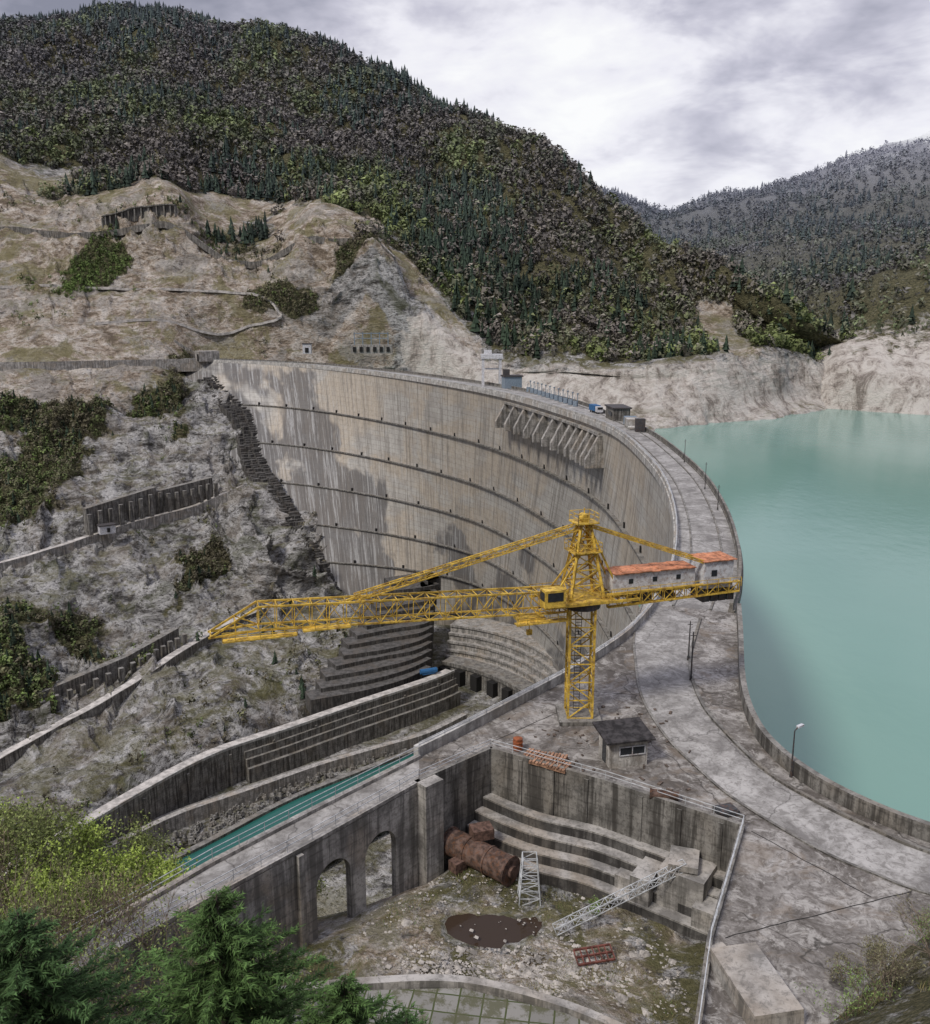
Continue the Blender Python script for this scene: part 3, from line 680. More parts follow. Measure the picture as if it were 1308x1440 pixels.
for i in range(nn):
    a=2*math.pi*i/nn;rr_=1+.16*math.sin(3*a+1)+.12*math.sin(5*a)+.06*math.sin(11*a);b.append((1.4+5.0*rr_*math.cos(a),58.9+3.2*rr_*math.sin(a),PZ-.20))
plane('puddle',b,PUD)
b=B();ico=[(0,0,1)]+[(math.cos(a)*.9,math.sin(a)*.9,.3*(-1)**i) for i,a in enumerate(np.linspace(0,6.28,7)[:-1])]+[(0,0,-.6)]
def stone(x_,y_,zz,s):
    V=[(x_+p[0]*s*random.uniform(.7,1.3),y_+p[1]*s*random.uniform(.7,1.3),zz+.02+p[2]*s*.6) for p in ico]
    b.add(V,[(0,k+1,(k+1)%6+1) for k in range(6)]+[(7,(k+1)%6+1,k+1) for k in range(6)])
for i in range(4600):
    if random.random()<.72: x_,y_=random.gauss(5.5,5),random.gauss(53.2,1.9)
    else: x_,y_=random.uniform(-10,16),random.uniform(50,66)
    if y_<49.8 or x_<-8 or x_>15 or (x_+8)<(y_-62)*1.1 or (math.hypot((x_-1.4)/3.8,(y_-58.9)/2.4)<1 and random.random()<.9): continue
    s=abs(random.gauss(0,.075))+.03
    if random.random()<.02:s*=3
    stone(x_,y_,NZ(x_,y_),s)
b.build('rubble_stones',[flat('limestone_rubble',(.42,.39,.35),.9,.5,1.2)])

# ---------------------------------------------------------------- platform
plat=empty('crest_platform')
outer=[(20.3,102.2),(15.8,95.3),(10.2,87.7),(0.4,76.3),(-4.0,71.5)]
Uside=[(35.1,110),(32.4,100.3),(28.3,85.9),(26.7,77.1),(26.9,71),(28.6,65.7),(31.3,61.5),(34.1,58.7),(37.4,56.1),(45,52.5),(62,50)]
poly=[(25.7,113.5)]+outer+[(-3.8,67.3),(2.3,72.9),(11.6,67.3),(21,60.6),(15.2,48.1),(11.6,38)]+[(60,34)]+Uside[::-1]
b=B();b.prism(poly,-26,0);o=b.build('platform_slab',[DECK],plat)
wallL=[(-3.8,67.3),(2.3,72.9),(11.6,67.3),(21,60.6),(15.2,48.1),(11.9,39)]
b=B();b.sweep(wallL[1:4],-.25,.12,-10,.35);b.sweep(wallL[3:],-.25,.12,-10,.3);b.sweep(wallL[:2],-.25,.12,-10,.35)
for (p,q,n) in ((wallL[1],wallL[2],3),(wallL[2],wallL[3],3)):
    for k in range(1,n+1):
        t=k/(n+.5);b.box((p[0]+(q[0]-p[0])*t-.15,p[1]+(q[1]-p[1])*t-.22,-5),(.4,.2,10),-.6)
b.build('pit_retaining_wall',[CON_D],plat)
b=B();tl=cr([(2.3,72.9),(6.5,69.6),(11.6,67.3),(16.3,64.0),(20.5,60.9)],5)
for k in range(4):
    top_=-4.0-.9*k;b.mi=0;b.sweep(tl,-(1.2+1.05*k),-.2,-10-.1*k,top_)
    b.mi=1;b.sweep(tl,-(1.23+1.05*k),-(1.03+1.05*k),-10-.1*k,top_-.14)
b.build('pit_terraces',[CON,CON_DD],plat)
b=B();b.box((17.2,61.2,-6.6),(3.6,3.2,6),-.6);b.box((14.6,62.6,-7.2),(1.6,4.2,5.4),-.6);b.box((18.6,58.6,-7.4),(2.6,2.4,4.6),-.6);b.box((16.9,61.4,-3.2),(2.2,2.6,.5),-.3)
b.box((13.2,63.6,-7.6),(1.5,2.4,4),-.6);b.build('pit_concrete_blocks',[CON],plat)
def arch_wall(b,p0,p1,z0,z1,th,ops):
    p0,p1=np.array(p0),np.array(p1);L=np.hypot(*(p1-p0));t=(p1-p0)/L;nn=np.array([-t[1],t[0]])*th/2
    S=[0,L]
    for c,w,h in ops: S+=list(c+np.cos(np.linspace(math.pi,0,17))*w/2)
    S=sorted(set(np.round(S,3)))
    def bot(s,mid):
        for c,w,h in ops:
            if abs(mid-c)<w/2: return z0+h-w/2+math.sqrt(max(0,(w/2)**2-(s-c)**2))
        return z0-3
    for a,c in zip(S[:-1],S[1:]):
        mid=(a+c)/2;V=[]
        for s in (a,c):
            q=p0+t*s
            for sg in (-1,1):
                for zz in (bot(s,mid),z1): V.append((q[0]+nn[0]*sg,q[1]+nn[1]*sg,zz))
        b.add(V,[(0,4,5,1),(2,3,7,6),(0,2,6,4),(1,5,7,3),(0,1,3,2),(4,6,7,5)])
wk=empty('arched_walkway')
b=B();inn=[(-3.8,67.3),(-11.2,58.7),(-15.7,53.7),(-19.5,49.4),(-26,42)];out_=[(-4.0,71.5),(-11.9,62.8),(-17.8,56.1),(-22.2,50.4),(-29,42.5)]
b.prism(inn+out_[::-1],-1.1,-.01);b.build('walkway_deck',[ROAD],wk)
b=B();arch_wall(b,(-3.7,67.5),(-15.6,53.9),-7.2,-.1,.6,[(4.9,3.4,4.9),(9.8,3.4,4.9)]);arch_wall(b,(-15.6,53.9),(-26,42.2),-7.2,-.1,.7,[])
arch_wall(b,(-4.4,70.9),(-17.6,56.0),-12,-.1,.5,[(4.2,4.4,9.9),(9.2,4.4,9.9),(14.4,4.0,9.9)]);arch_wall(b,(-17.6,56.0),(-28.6,42.6),-12,-.1,.7,[])
b.box((-3.7-.658*13+.35,67.5-.753*13-.3,-5),(.5,.4,9.7),.85)
b.box((-3.0,67.2,-4.9),(1.9,1.5,10.4),.75)
b.build('arched_walls',[CON],wk)
b=B();b.sweep(inn,-.2,.25,0,.3);b.sweep(out_,-.25,.2,0,.3);b.build('walkway_kerbs',[CON],wk)
b=B();railing(b,inn,.3,.9,2,.03);railing(b,out_,.3,.9,2,.03);b.build('walkway_railing',[RAIL],wk)
b=B();railing(b,wallL,.3,.75,2,.03);railing(b,[(25.7,113.5)]+outer,1.0,.45,2.2,.04);b.build('platform_railing',[RAIL],plat)
b=B();b.sweep(cr([(31.3,128.5),(25.7,113.5),(20.3,102.2),(15.8,95.3),(10.2,87.7),(0.4,76.3),(-4,71.5)],5)[5:],-.7,-.1,-1.2,.95);b.build('platform_parapet',[CON_L],plat)
b=B();Un=cr(Uside,5);b.sweep(Un,-.0,.55,-14,1.35)
for i in range(0,len(Un)-1,1):
    p=Un[i];q=Un[i+1];b.box(((p[0]+q[0])/2+.35,(p[1]+q[1])/2+.2,-3),(.5,.5,8),0)
b.build('upstream_wall',[CON_D],plat)
kL=cr([(34.5,147.7),(29.4,128.5),(24.1,115),(20.6,102.7),(19.0,93.6),(17.9,84.2),(18.4,75.6),(20.0,69.1),(21.8,64.1),(25.6,57.8),(28.4,54.9),(31.1,52.7),(40,48)],6)
kR=cr([(42.5,145),(38,131),(29.9,107.8),(25.1,93.6),(23.6,83.3),(24.1,76.3),(25.6,68.8),(28.0,64.1),(30.8,60.3),(33.5,57.4),(42,51.5)],6)
b=B()
kl=kL[12:];kr=kR[12:]
idx=np.linspace(0,len(kr)-1,len(kl)).astype(int);V=[(p[0],p[1],.006) for p in kl]+[(kr[i][0],kr[i][1],.006) for i in idx]
m_=len(kl);b.add(V,[(i,i+1,m_+i+1,m_+i) for i in range(m_-1)]);b.build('platform_road',[ROAD],plat)
b=B();b.sweep(kl,-.12,.12,0,.12);b.sweep(kr,-.16,.16,0,.22);b.build('road_kerbs',[CON_D],plat)
b=B();b.box((16.5,43.8,.5),(3.0,5.6,1.2),.18,.96);b.box((15.3,46.9,.25),(1.2,.8,.5),.4);b.build('concrete_anchor_block',[CON])
b=B()
for P_ in ([(11,86),(18,84.5)],[(2.5,74.5),(9.5,81)],[(21.5,60.2),(27,52.5)],[(16.2,48.5),(30,53)]):
    q=dense(P_,.8);b.sweep([(p[0]+random.uniform(-.06,.06),p[1]+random.uniform(-.06,.06)) for p in q],-.035,.035,0,.012)
b.build('deck_joints',[DARK],plat)
b=B();b.sweep(cr([(-12,48.6),(-7,49.4),(-.2,49.6),(6.4,47.4),(11.5,44.2)],5),-.3,.3,-6,-3.9);b.build('terrace_kerb',[CON])
def paving():
    m=M('paving_slabs',.9,.2);br=m.n('ShaderNodeTexBrick');m.l(m.warp(m.map(m.obj,rot=(0,0,.15)),.8,.12),br.inputs[0]);br.offset=0;br.inputs['Scale'].default_value=1;br.inputs['Brick Width'].default_value=1.5;br.inputs['Row Height'].default_value=1.5;br.inputs['Mortar Size'].default_value=.06
    br.inputs['Color1'].default_value=(.19,.185,.165,1);br.inputs['Color2'].default_value=(.30,.29,.265,1);br.inputs['Mortar'].default_value=(.07,.085,.035,1)
    m.col(m.mix(m.ramp(m.noise(1.0,5,.74),[(.47,0),(.58,.85)]),br.outputs[0],(.10,.10,.055)));m.bump(m.noise(6,4),.4,.03);return m.m
b=B();b.prism([(-11,48.3),(-6.8,49),(-.2,49.2),(6.2,47.1),(11.2,44),(11,34),(-11,34)],-6,-4.25);b.build('paved_terrace',[paving()])

# ---------------------------------------------------------------- crane
cr_=empty('tower_crane');cx,cy=10.9,79.6;dv=Vector((-.955,-.297,0));sv=Vector((-dv.y,dv.x,0))
def cp(d,s,z): v=Vector((cx,cy,z))+dv*float(d)+sv*float(s);return v
b=B();b.truss((cx,cy,.4),(cx,cy,11.3),2.3,2.3,2.3,2.3,6,.14,.07,up=(0,1,0))
b.mi=1;b.box((cx,cy,.2),(4.0,4.0,.4),0);b.build('mast',[YEL,CON_D],cr_)
b=B();b.strut((cx-.55,cy-.3,1),(cx-.55,cy-.3,11),.04);b.strut((cx+.0,cy-.3,1),(cx+.0,cy-.3,11),.04)
for k in range(34): b.strut((cx-.55,cy-.3,1+k*.3),(cx,cy-.3,1+k*.3),.03)
b.cyl((cx,cy,11.2),(cx,cy,11.9),1.75,20);b.build('ladder_and_slew_ring',[STEEL],cr_)
b=B()
for s in (-1.9,1.9): b.strut(cp(4.5,s,12.0),cp(-5,s,12.0),.16)
for d in np.arange(-5,4.6,.95): b.strut(cp(d,-1.9,12.0),cp(d,1.9,12.0),.08)
b.box(tuple(cp(0,0,12.1)),(5.2,4.0,.12),math.atan2(dv.y,dv.x))
for s in (-2,2):
    railing(b,[tuple(cp(4.5,s,0)),tuple(cp(-5,s,0))],12.1,1.0,1.2,.035)
railing(b,[tuple(cp(4.5,-2,0)),tuple(cp(4.5,2,0))],12.1,1.0,1.2,.035)
b.build('slewing_platform',[YEL],cr_)
b=B()
base=[cp(1.7,-1.3,12.1),cp(1.7,1.3,12.1),cp(-1.7,1.3,12.1),cp(-1.7,-1.3,12.1)];tp=[cp(.45,-.45,19.2),cp(.45,.45,19.2),cp(-.45,.45,19.2),cp(-.45,-.45,19.2)]
nL=5
LV=[[Vector(a).lerp(Vector(c),k/nL) for a,c in zip(base,tp)] for k in range(nL+1)]
for k in range(nL+1):
    for i in range(4):
        b.strut(LV[k][i],LV[k][(i+1)%4],.075)
        if k<nL:
            b.strut(LV[k][i],LV[k+1][i],.16);b.strut(LV[k][i],LV[k+1][(i+1)%4],.07);b.strut(LV[k][(i+1)%4],LV[k+1][i],.07)
for s in (-.9,.9): b.strut(cp(-3.6,s,12.1),cp(-.3,s*.5,19),.12);b.strut(cp(3.4,s,12.3),cp(.3,s*.4,16.5),.1)
b.box(tuple(cp(0,0,19.3)),(2.2,2.0,.12),math.atan2(dv.y,dv.x));b.box(tuple(cp(0,0,16.6)),(2.8,2.5,.1),math.atan2(dv.y,dv.x))
for zz,wd in ((19.35,1.0),(16.65,1.3)):
    c=[cp(wd,wd,0),cp(wd,-wd,0),cp(-wd,-wd,0),cp(-wd,wd,0),cp(wd,wd,0)];railing(b,[tuple(q) for q in c],zz,.85,.7,.035)
b.strut(cp(0,0,19.3),cp(0,0,20.6),.07);b.cyl(cp(0,-.4,19.7),cp(0,.4,19.7),.4,14)
b.build('head_tower',[YEL],cr_)
b=B()
zj0,zj1=12.1,13.3
b.truss(cp(1.8,0,zj0),cp(29.5,0,zj1),1.7,2.0,1.6,2.0,19,.105,.05)
for s in (-.8,.8):
    b.strut(cp(29.5,s,zj1+1.0),cp(33.4,s,zj1-1.2),.11);b.strut(cp(29.5,s,zj1-1.0),cp(33.6,s,zj1-1.25),.11);b.strut(cp(31.4,s,zj1-.1),cp(31.4,s,zj1-1.1),.06);b.strut(cp(29.5,s,zj1-1),cp(31.4,s,zj1-.1),.06)
b.strut(cp(33.4,-.8,zj1-1.2),cp(33.4,.8,zj1-1.2),.1)
b.strut(cp(31.4,-.8,zj1-.1),cp(31.4,.8,zj1-.1),.06)
for (d0,d1,zz) in ((26.5,32.5,-1.5),(2,7,-1.6),(22,26,-1.25)):
    b.box(tuple(cp((d0+d1)/2,1.2,zj1+zz if d0>10 else zj0+zz)),(d1-d0,.8,.12),math.atan2(dv.y,dv.x))
    railing(b,[tuple(cp(d0,1.55,0)),tuple(cp(d1,1.55,0))],(zj1 if d0>10 else zj0)+zz,.8,1,.04)
b.build('jib',[YEL],cr_)
b=B();b.truss(cp(21.3,0,14.1),cp(.6,0,18.9),.55,.55,.55,.55,20,.065,.035);b.strut(cp(21.3,0,14.1),cp(23.2,0,13.6),.12)
b.strut(cp(21.3,0,14.1),cp(19.8,.7,13.6),.08);b.strut(cp(21.3,0,14.1),cp(19.8,-.7,13.6),.08)
for s in (-.7,.7): b.truss(cp(-.6,s*.5,18.9),cp(-12.5,s*1.4,14.6),.25,.25,.25,.25,14,.05,.03)
b.build('tie_trusses',[YEL],cr_)
b=B()
for s in (-1.3,1.3):
    b.truss(cp(-2,s,11.9),cp(-16,s,12.1),.3,1.2,.3,1.0,12,.09,.05)
for d in np.arange(-2,-16,-1.2): b.strut(cp(d,-1.3,12.3),cp(d,1.3,12.3),.07)
railing(b,[tuple(cp(-2.2,1.7,0)),tuple(cp(-16,1.7,0))],12.2,.9,1.2,.03)
b.build('counter_jib',[YEL],cr_)
ang=math.atan2(dv.y,dv.x)
b=B();b.box(tuple(cp(-7.0,0,13.35)),(8.6,2.0,1.7),ang);b.box(tuple(cp(-13.7,0,13.4)),(3.2,2.6,2.6),ang);b.mi=1
for k in range(9):
    b.box(tuple(cp(-3.2-.95*k,.0,14.32+.04*(k%2))),(.93,2.5,.08),ang)
for k in range(4): b.box(tuple(cp(-12.4-.9*k,0,14.82+.03*(k%2))),(.88,3.0,.08),ang)
b.mi=2
for d in (-4.5,-7,-9.5): b.box(tuple(cp(d,1.01,13.5)),(.45,.05,.45),ang)
b.box(tuple(cp(-13.2,1.31,13.6)),(.6,.05,.6),ang)
b.build('machinery_cabins',[WHT,ORG,GLASS],cr_)
b=B()
for k in range(4): b.box(tuple(cp(-12.6-.9*k,0,11.3)),(.75,2.2,1.2),ang)
b.cyl(cp(-9,-.8,11.5),cp(-9,.8,11.5),.5,14);b.box(tuple(cp(-6,0,11.5)),(2,1.2,.6),ang);b.build('counterweights_and_winch',[STEEL],cr_)
b=B();b.box(tuple(cp(3.6,1.6,12.9)),(2.0,1.3,1.6),ang);b.mi=1;b.box(tuple(cp(3.6,2.27,13.1)),(1.5,.04,.8),ang);b.box(tuple(cp(4.62,1.6,13.1)),(.04,1.0,.8),ang);b.build('operator_cab',[YEL,GLASS],cr_)
b=B();b.box(tuple(cp(5.2,0,10.6)),(2.6,1.6,.3),ang)
for d in (4.2,6.2): b.strut(cp(d,0,11.2),cp(d,0,10.5),.1)
b.strut(cp(5.2,0,10.5),cp(5.2,0,9.4),.05);b.box(tuple(cp(5.2,0,9.2)),(.5,.3,.5),ang);b.build('trolley_and_hook',[YEL],cr_)

# ---------------------------------------------------------------- guard booth
g=empty('guard_booth');rz=.22
b=B();b.box((13.7,71.2,1.15),(3.4,2.6,2.3),rz);b.build('walls',[concrete('booth_plaster',(.48,.46,.42),(.15,.13,.11),.7,2)],g)
b=B();co,si=math.cos(rz),math.sin(rz)
def L(x,y,z): return (13.7+x*co-y*si,71.2+x*si+y*co,z)
V=[L(-2.2,-1.8,2.45),L(2.2,-1.8,2.45),L(2.2,1.8,2.75),L(-2.2,1.8,2.75),L(-2.2,-1.8,2.62),L(2.2,-1.8,2.62),L(2.2,1.8,2.95),L(-2.2,1.8,2.95)]
b.add(V,[(3,2,1,0),(4,5,6,7),(0,1,5,4),(1,2,6,5),(2,3,7,6),(3,0,4,7)]);b.build('roof',[flat('tar_roof',(.05,.046,.046),.8,.6,1.5)],g)
b=B();b.box(L(.3,-1.31,1.5),(2.3,.06,.7),rz);b.box(L(-1.71,0,1.0),(.06,.8,1.9),rz);b.build('window_and_door',[GLASS],g)
b=B()
for k in (-.85,.3,1.45): b.box(L(k,-1.36,1.5),(.08,.06,.8),rz)
for k in (1.12,1.88): b.box(L(.3,-1.36,k),(2.4,.06,.08),rz)
b.build('window_frame',[WHT],g)
b=B()
for (x_,y_,r) in ((6.6,70.6,-.5),(8.0,69.7,-.55),(7.9,71.0,-.4),(6.1,71.6,-.5)):
    for k in range(6):
        c,s_=math.cos(r),math.sin(r);o=-.75+.3*k
        b.box((x_+o*c,y_+o*s_,.28+.05*(k%2)),(.2,1.5,.12),r);
    for k in (-.6,.6): b.box((x_-k*math.sin(r),y_+k*math.cos(r),.13),(1.8,.14,.22),r)
b.build('rusty_grating_stack',[flat('orange_rust',(.38,.22,.14),.85,.5,2)])
b=B();b.cyl((4.7,73.0,.05),(4.7,73.0,1.1),.42,18);b.cyl((4.7,73.0,.35),(4.7,73.0,.42),.46,18);b.cyl((4.7,73.0,.75),(4.7,73.0,.82),.46,18);b.build('oil_drum',[flat('drum_orange',(.32,.10,.04),.7,.4)])
b=B();b.cyl((14.9,64.9,.42),(17.0,64.4,.42),.36,18);b.cyl((14.8,64.92,.42),(14.95,64.89,.42),.42,18);b.build('rusty_pipe',[RUST])
b=B();b.box((20.3,62.7,.2),(1.6,1.3,.4),.3);b.box((20.3,62.7,.43),(1.3,1.0,.06),.3);b.build('hatch_cover',[STEEL])
tk=empty('rusty_tank');b=B();b.cyl((-1.3,68.6,-6.2),(3.7,64.3,-6.2),1.15,28)
for t in (0,.33,.66,.985):
    p=Vector((-1.3,68.6,-6.2)).lerp(Vector((3.7,64.3,-6.2)),t);q=p+Vector((.12,-.1,0));b.cyl(p,q,1.24,28)
b.build('shell',[RUST],tk)
b=B();b.box((1.4,67.6,-4.7),(1.8,1.4,.9),.3);b.box((-.6,66.2,-6.9),(1.2,1,.9),.7);b.cyl((3.68,64.32,-6.2),(3.95,64.09,-6.2),.5,16);b.build('fittings',[flat('tank_rust_dark',(.14,.085,.065),.8,.5)],tk)
b=B();b.truss((5.1,62.6,-7.6),(5.1,62.6,-3.7),1.7,1.7,1.1,1.1,6,.05,.03,up=(0,1,0));b.build('lattice_mast_section',[RAIL])
b=B();b.truss((6.7,58.3,-7.0),(16.8,60.6,-3.1),.6,.6,.6,.6,15,.035,.022);b.build('fallen_lattice_boom',[RAIL])
b=B()
for k in range(7): b.strut((8.0+.45*k,54.6+.1*k,-7.0),(7.8+.45*k,55.8+.1*k,-6.75),.06)
for q in ((8.0,54.6,-7.0,10.7,55.2),(7.8,55.8,-6.75,10.5,56.4),(7.9,55.2,-6.88,10.6,55.8)): b.strut(q[:3],(q[3],q[4],q[2]),.09)
b.build('red_steel_frame',[REDM])
b=B()
for i in range(60):
    x_,y_=random.uniform(4,20),random.uniform(66,82)
    if (x_-2.3)*.55+(y_-72.9)*.83<.8: continue
    b.box((x_,y_,.06),(random.uniform(.1,.6),random.uniform(.08,.3),random.uniform(.05,.15)),random.random()*3)
b.build('timber_and_scrap_debris',[flat('scrap',(.13,.10,.08),.9,.6,2)])

# ---------------------------------------------------------------- crest furniture
def lamp(x,y,z,h,ang,arm=1.2,r=.07):
    b=B();b.strut((x,y,z),(x,y,z+.5),r*1.9,r*1.6,8);b.strut((x,y,z+.5),(x,y,z+h),r*1.2,r*.7,8)
    e=Vector((x+math.cos(ang)*arm,y+math.sin(ang)*arm,z+h+.25));b.strut((x,y,z+h),e,r*.7,r*.6,6);b.mi=1
    b.box((e.x+math.cos(ang)*.2,e.y+math.sin(ang)*.2,e.z),(.7,.28,.16),ang);b.build('street_lamp',[STEEL,WHT])
lamp(27.3,68.2,0,4.2,.6,.5)
b=B()
for (x_,y_,h_) in ((23.9,88.4,5.4),(25.0,94,4.6),(56.9,229,6),(52.8,193,6),(49.8,172,5)): b.strut((x_,y_,0),(x_,y_,h_),.09,.06,8);b.strut((x_,y_,0),(x_,y_,.5),.16,.14,8);b.strut((x_-.3,y_,h_-.4),(x_+.3,y_,h_-.4),.04)
b.build('cable_poles',[STEEL])
h=empty('intake_gate_hoist');b=B()
for dx in (-4.5,4.5):
    for dy in (-3,3): b.box((14+dx,476+dy,7.5),(1.3,1.3,15),0)
b.box((14,476,15.5),(11.5,8.5,2.2),0);b.box((14,476,9),(9.5,.8,.8),0);b.box((12,476,17.6),(4,4,2.2),0);b.build('portal_frame',[WHT],h)
h=empty('hoist_house');b=B();b.box((24,462,3),(9,7,6),.2);b.mi=1;b.box((24,462,6.3),(10,8,.7),.2);b.box((21,460,8),(3,3,3.4),.2);b.mi=2
for k in range(3): b.box((21.5+2.4*k,458.6+.5*k,3.4),(1.2,.4,1.6),.2)
b.build('house',[BGREY,STEEL,GLASS],h)
b=B()
for k in range(12):
    t=k/11;x_,y_=32+14.5*t,440-70*t;b.strut((x_,y_,0),(x_,y_,5),.22);b.box((x_,y_,5.2),(1.6,.5,.5),1.2)
    b.strut((x_-1.3,y_-.4,0),(x_-1.3,y_-.4,4),.15);b.box((x_-1,y_,1.2),(1.2,1.6,2.2),1.2)
b.build('switchgear_row',[BGREY])
tr=empty('blue_truck');b=B();b.box((50.5,348,1.9),(2.5,6.5,2.2),.2);b.mi=1;b.box((51.5,343.2,1.7),(2.4,2.2,2.1),.2);b.mi=2;b.box((51.75,342.1,2.1),(2.0,.1,.8),.2)
for sx in (-1.1,1.1):
    for dy in (-5,-.5,1.8): b.cyl((50.6+sx-.15-.2*dy,348+dy,.5),(50.6+sx+.15-.2*dy,348+dy,.5),.5,12)
b.build('body',[BLUE,WHT,DARK],tr)
h=empty('crest_control_building');b=B();b.box((55.6,325,2.2),(6,12,4.4),.08);b.mi=1;b.box((55.6,325,4.6),(7,13,.5),.08);b.mi=2
for k in range(4): b.box((52.5,321+2.6*k,2.4),(.2,1.4,1.4),.08)
b.build('house',[CON_D,STEEL,GLASS],h)
h=empty('outlet_valve_station');b=B();b.box((56.5,300,1.6),(4.5,6,3.2),0)
for k in range(4): b.cyl((54,292+3*k,.8),(60,292+3*k,.8),.45,12)
b.mi=1;b.box((57,290,2.2),(3,2.5,4.2),0);b.mi=2;b.box((57,308,1.5),(4,3,3),0);b.build('equipment',[CON_L,STEEL,BGREY],h)

# ---------------------------------------------------------------- near vegetation
def conifer(x,y,z,h,R,seed,col):
    r=np.random.default_rng(seed);T=[];C=[]
    e=empty('conifer_tree');b=B();b.strut((x,y,z-.5),(x,y,z+h*.6),.24,.12,8);b.strut((x,y,z+h*.6),(x,y,z+h),.12,.02,6)
    nW=int(h*3.0)
    for w in range(nW):
        zz=.08+.92*w/nW;L_=R*(1-zz)**.78+.12
        for k in range(9):
            a=r.uniform(0,6.28);Lb=L_*r.uniform(.4,1.2);bz=z+h*zz+r.uniform(-.15,.15)
            dr=np.array([math.cos(a),math.sin(a)]);drp=r.uniform(-.1,.25)*Lb;up=.15*Lb
            tipz=bz+up-drp
            b.strut((x,y,bz),(x+dr[0]*Lb,y+dr[1]*Lb,tipz),.03,.008,3)
            m=int(Lb*8)+4;t=(np.arange(m)+r.random(m))/m;t=t[t>.12];t=np.repeat(t,7);n=len(t)
            c=np.stack([x+dr[0]*Lb*t,y+dr[1]*Lb*t,bz+(tipz-bz)*t],1)+r.normal(size=(n,3))*.05
            aa=a+r.choice([-1,1],n)*r.uniform(.2,1.2,n);ln=r.uniform(.12,.42,n)*(1.15-.5*t)*min(1.3,.5+Lb/2)
            dd=np.stack([np.cos(aa),np.sin(aa),r.uniform(-.5,.5,n)],1)*ln[:,None]
            sd=np.stack([-np.sin(aa),np.cos(aa),r.uniform(-.8,.8,n)],1)*r.uniform(.015,.04,n)[:,None]
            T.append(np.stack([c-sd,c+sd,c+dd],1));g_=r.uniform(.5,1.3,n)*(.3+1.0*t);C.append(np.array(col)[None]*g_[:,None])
    b.build('trunk_and_branches',[BARK],e)
    o=tri_mesh('needles',np.concatenate(T),np.concatenate(C),FOL);o.parent=e
def broad(name,x,y,z,h,spread,seed,leafcol,nleaf,ls=.12,depth=5,mat=None,stems=3):
    r=random.Random(seed);b=B();tips=[]
    def rec(p,d,L_,rad,k):
        q=p+d*L_;b.strut(p,q,rad,rad*.68,5 if k>2 else 3)
        if k<=3: tips.append(tuple(p.lerp(q,.5)));tips.append(tuple(q))
        if k==0:return
        for i in range(r.choice((2,3,3))):
            nd=(d+Vector((r.gauss(0,.42)*spread,r.gauss(0,.42)*spread,r.gauss(.12,.25)))).normalized()
            rec(p.lerp(q,r.uniform(.6,1)),nd,L_*r.uniform(.62,.85),rad*.62,k-1)
    for s in range(stems): rec(Vector((x+r.gauss(0,.3),y+r.gauss(0,.3),z-.3)),Vector((r.gauss(0,.25)*spread,r.gauss(0,.25)*spread,1)).normalized(),h*.30,h*.008+.015,depth)
    e=empty(name);b.build('trunk_and_limbs',[mat or TWIG],e)
    q=np.random.default_rng(seed);tp_=np.array(tips);c=tp_[q.integers(0,len(tp_),nleaf)]+q.normal(size=(nleaf,3))*h*.035
    u=q.normal(size=(nleaf,3));u/=np.linalg.norm(u,axis=1)[:,None];v=q.normal(size=(nleaf,3));v/=np.linalg.norm(v,axis=1)[:,None];s=(ls*q.uniform(.5,1.4,nleaf))[:,None]
    o=tri_mesh('leaves',np.stack([c+u*s,c+v*s,c-u*s*.5-v*s*.5],1),np.array(leafcol)[None]*q.uniform(.5,1.4,(nleaf,1)),FOL);o.parent=e
CG=(.085,.15,.045);CG2=(.065,.12,.042)
for (x_,y_,tz,R_c,sd_) in ((-8.9,28.2,17.7,8.2,1),(-15.3,26.8,18.0,8.0,2),(-4.4,28.0,14.4,6.0,3),(-12.2,25.6,14.4,6.0,4),(-18.5,30,15.5,6,5),(-6.6,25.6,14.6,6,7),(-2.2,28.5,12.2,4.6,8)):
    conifer(x_,y_,NZ(x_,y_),tz-NZ(x_,y_),R_c,sd_,CG if sd_%2 else CG2)
YG=(.32,.41,.09);OG=(.22,.26,.09);BR_=(.22,.18,.11)
for i,(x_,y_,h_) in enumerate([(-40,66,13),(-34,64,12),(-29.5,63,10),(-46,72,14),(-36,58,12),(-28,58,8),(-32,69,11),(-25,64,8),(-42,60,13),(-50,66,13),(-31,54,10),(-22,58,7),(-26,61,9),(-37,54,12)]):
    broad('budding_tree',x_,y_,NZ(x_,y_),h_,1.0,20+i,(YG,OG,YG,BR_,OG)[i%5],(6000,4600,5600,3000,4600)[i%5],.14,5)
for i,(x_,y_,h_) in enumerate([(-24,57,8),(-22,53.5,8),(-23,61,8),(-18.5,61,7.5),(-27,50,12),(-20.5,44,14),(-15.5,46,9),(-29,54,10),(-14.5,63,6.5),(-24,46,14),(-24,38,15),(-18,38,14),(-33,48,13),(-13,43,10),(-28,42,15)]):
    broad('bare_bush',x_,y_,NZ(x_,y_),h_,1.0,50+i,OG if i%3 else BR_,2400,.09,5)
for i,(x_,y_,h_) in enumerate([(22.5,45,3.2),(20.0,44.2,3.0),(25,46.5,3.0),(27,44,4),(23,42,4.5),(9.7,60.8,1.8),(10.8,62,1.6),(29,47.5,3),(26,42,5),(21,41.5,4),(24,44,3.5),(28,45,4)]):
    broad('green_bush',x_,y_,NZ(x_,y_),h_,1.25,80+i,(.20,.29,.09) if i%2 else (.20,.19,.11),1100,.06,4)
rg=np.random.default_rng(3)
nG=60000
xx=rg.uniform(-12,34,nG);yy=rg.uniform(36,70,nG);dn=fbm(xx,yy,xx*0,4,4,False,15)
ok=(dn>.05)&(np.hypot((xx-1.4)/4.4,(yy-58.7)/3)>1)&~((yy<49.4)&(xx<12))
ok&=((xx+3.8)*(-.753)+(yy-67.3)*.658)<-.8
